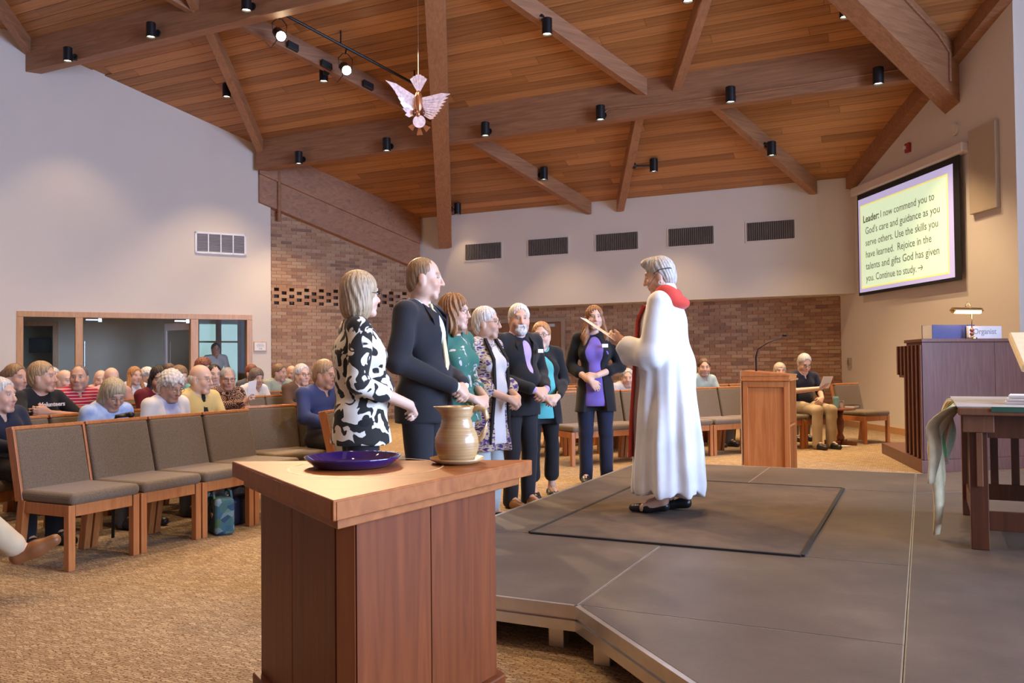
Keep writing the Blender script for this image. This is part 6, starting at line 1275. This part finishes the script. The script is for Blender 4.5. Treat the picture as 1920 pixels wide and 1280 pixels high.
BG = [(30, 681, 4, 'red faced man in a navy shirt behind the volunteer tee', K_NAVY, 'short', 'ltbrown', False, SK3), (16, 690, 5, 'person in black at the end of a rear row', K_BLK, 'short', 'brown', False, SK3), (98, 688, 6, 'person with an orange collar behind the volunteer tee', cloth('cloth_orange', (0.60, 0.16, 0.04)), 'short', 'ltgrey', True, SK2), (122, 691, 5, 'white haired person in pale pink behind the red stripes', cloth('cloth_pink', (0.62, 0.40, 0.36)), 'fringe', 'white', False, SK2),
      (189, 692, 6, 'balding man in peach behind the tie-dye top', cloth('cloth_peach', (0.62, 0.36, 0.28)), 'fringe', 'ltgrey', False, SK2), (209, 687, 5, 'grey haired man seen over the tie-dye top', cloth('cloth_rose', (0.55, 0.33, 0.32)), 'fringe', 'ltgrey', False, SK2), (253, 686, 6, 'young woman with strawberry hair in a pale hoodie', cloth('cloth_hoodie', (0.56, 0.56, 0.62)), 'long', 'ginger', True, SK2), (277, 689, 7, 'white haired woman beside the pale hoodie', cloth('cloth_tan', (0.42, 0.30, 0.2)), 'curly', 'white', True, SK2),
      (298, 684, 3, 'dark haired woman in maroon behind the cream cardigan', cloth('cloth_maroon', (0.13, 0.008, 0.015)), 'long', 'dark', True, SK3), (318, 681, 6, 'brown haired man in a far row', K_GREY, 'short', 'brown', False, SK2), (337, 684, 4, 'woman with a brown bob in mint green', cloth('cloth_mint', (0.18, 0.45, 0.36), 'sprig', (0.05, 0.08, 0.16)), 'bob', 'ltbrown', True, SK2), (381, 671, 5, 'woman with auburn hair and glasses by the mullion', cloth('cloth_greyrose', (0.3, 0.22, 0.22)), 'curly', 'auburn', True, SK2),
      (402, 681, 4, 'black haired woman in a pink floral blouse', cloth('cloth_pinkfloral', (0.66, 0.50, 0.52), 'sprig', (0.45, 0.12, 0.16)), 'back', 'dark', True, SK2), (481, 689, 4, 'woman with a grey brown bob in a white jacket', K_WHT, 'bob', (0.17, 0.12, 0.09), True, SK2), (473, 682, 5, 'brown haired person behind the white jacket', K_GREY, 'short', 'auburn', True, SK2), (525, 681, 5, 'man in a sage green shirt against the brick', cloth('cloth_sage', (0.33, 0.35, 0.26)), 'short', 'ltbrown', False, SK3), (547, 684, 6, 'man in a dark plaid shirt by the brick wall', K_NAVY, 'fringe', 'sandy', False, SK3), (567, 681, 3, 'white haired man in a brown jacket and glasses', cloth('cloth_brown', (0.11, 0.055, 0.03)), 'short', 'white', False, SK2), (622, 690, 3, 'smiling white haired woman behind the floral blouse', cloth('cloth_ivory', (0.62, 0.58, 0.55)), 'curly', 'white', True, SK2)]
for i, (px, y, k, lab, mt_, hst, hcol, fm, sk) in enumerate(BG):
    sit(lab, px, y, k, az=118 + (i * 7) % 18, headaz=104 + (i * 37) % 50, pitch=(i * 5) % 14, top=mt_, low=K_GREY, hairs=(hst, hcol), fem=fm, skin=sk, fine=.011, coarse=.026, glasses=(M_DKFR if i in (11, 17) else None), legs=True)
r_, j = person('man with glasses in a dark blue shirt on the angled chair', tuple((SEG + 0.66 * d2_)[:2]), 133, 1.74, pose='sit', htop=1.225, arms='lap', headaz=112, pitch=10, top=cloth('cloth_blueshirt', (0.045, 0.06, 0.16)), low=cloth('cloth_charcoal', (0.035, 0.03, 0.03)), hairs=('short', (0.36, 0.23, 0.13)), glasses=M_WIRE, skin=SK3, fine=.0075, coarse=.02, group='seated congregation', belly=.05, sh=.205)
tagbox(r_, (-.09, j['fy'] + .022, j['che'][2] + .0), .065, .028, .2)
for px, y, D, lab, mt_, hs_, fm in ((1297, 677, 3, 'older man in a red shirt before the brick wall', cloth('cloth_redshirt', (0.36, 0.05, 0.05)), ('fringe', 'ltgrey'), False), (1322, 671, 2, 'man in a light blue shirt before the brick wall', cloth('cloth_ltblue', (0.33, 0.42, 0.44)), ('short', 'brown'), False), (1464, 679, 2, 'blonde person mostly hidden behind the lectern', cloth('cloth_lilac', (0.5, 0.4, 0.5)), ('bob', (0.5, 0.4, 0.3)), True), (1178, 690, 2, 'grey haired person behind the celebrant', cloth('cloth_grey2', (0.4, 0.38, 0.4)), ('short', 'grey'), False)):
    sit(lab, px, y, None, mid_at(px, D)[1], az=FM, headaz=185, top=mt_, low=K_GREY, hairs=hs_, fem=fm, fine=.011, coarse=.026, glasses=(M_DKFR if px == 1297 else None))
pm_ = mid(1, 3.86); r_, j = person('grey haired man in a navy polo reading beside the tumbler', (pm_[0], pm_[1]), FM + 8, 1.75, pose='sit', htop=1.255, arms='paper', headaz=FM + 20, pitch=24, top=K_NAVY, low=K_KHAKI, hairs=('short', 'ltgrey'), glasses=True, sleeve='short', skin=SK2, fine=.009, coarse=.02, group='seated congregation', belly=.05, sh=.21)
sheet(r_, (.0, .44, .88), (.9, 0, -.2), 'white leaflet held by the man in the navy polo', .14, .20)
pk = rowpos(1, -1.30); person('seated person in khaki trousers with a crossed leg and brown shoe', (pk[0], pk[1]), 66.0, 1.75, pose='sit', htop=1.27, top=K_GREY, low=K_KHAKI, hairs=('short', 'brown'), legmode='cross', shoe=(0.20, 0.075, 0.025), arms='lap', fine=.011, coarse=.022, group='seated congregation')
pb = row_at(4, 2) + 0.34 * U; b = MB(); b.obox((-.10, -.07, 0), (.2, 0, 0), (0, .14, 0.04), (0, -.005, .02)); o = b.build('red_book', plain('book_red', (0.45, 0.02, 0.02), .5), bev=.002, loc=(pb[0], pb[1], .70), rotz=azrot(FU)); tag(o, 'red hymn book held at the end of the second row', 'book')
person('man in a white shirt standing in the lobby behind the glass', tuple(LW(-4.0, -1.1)[:2]), 150, 1.62, top=K_WHT, low=K_GREY, hairs=('short', 'dkgrey'), skin=SK3, fine=.012, coarse=.026)
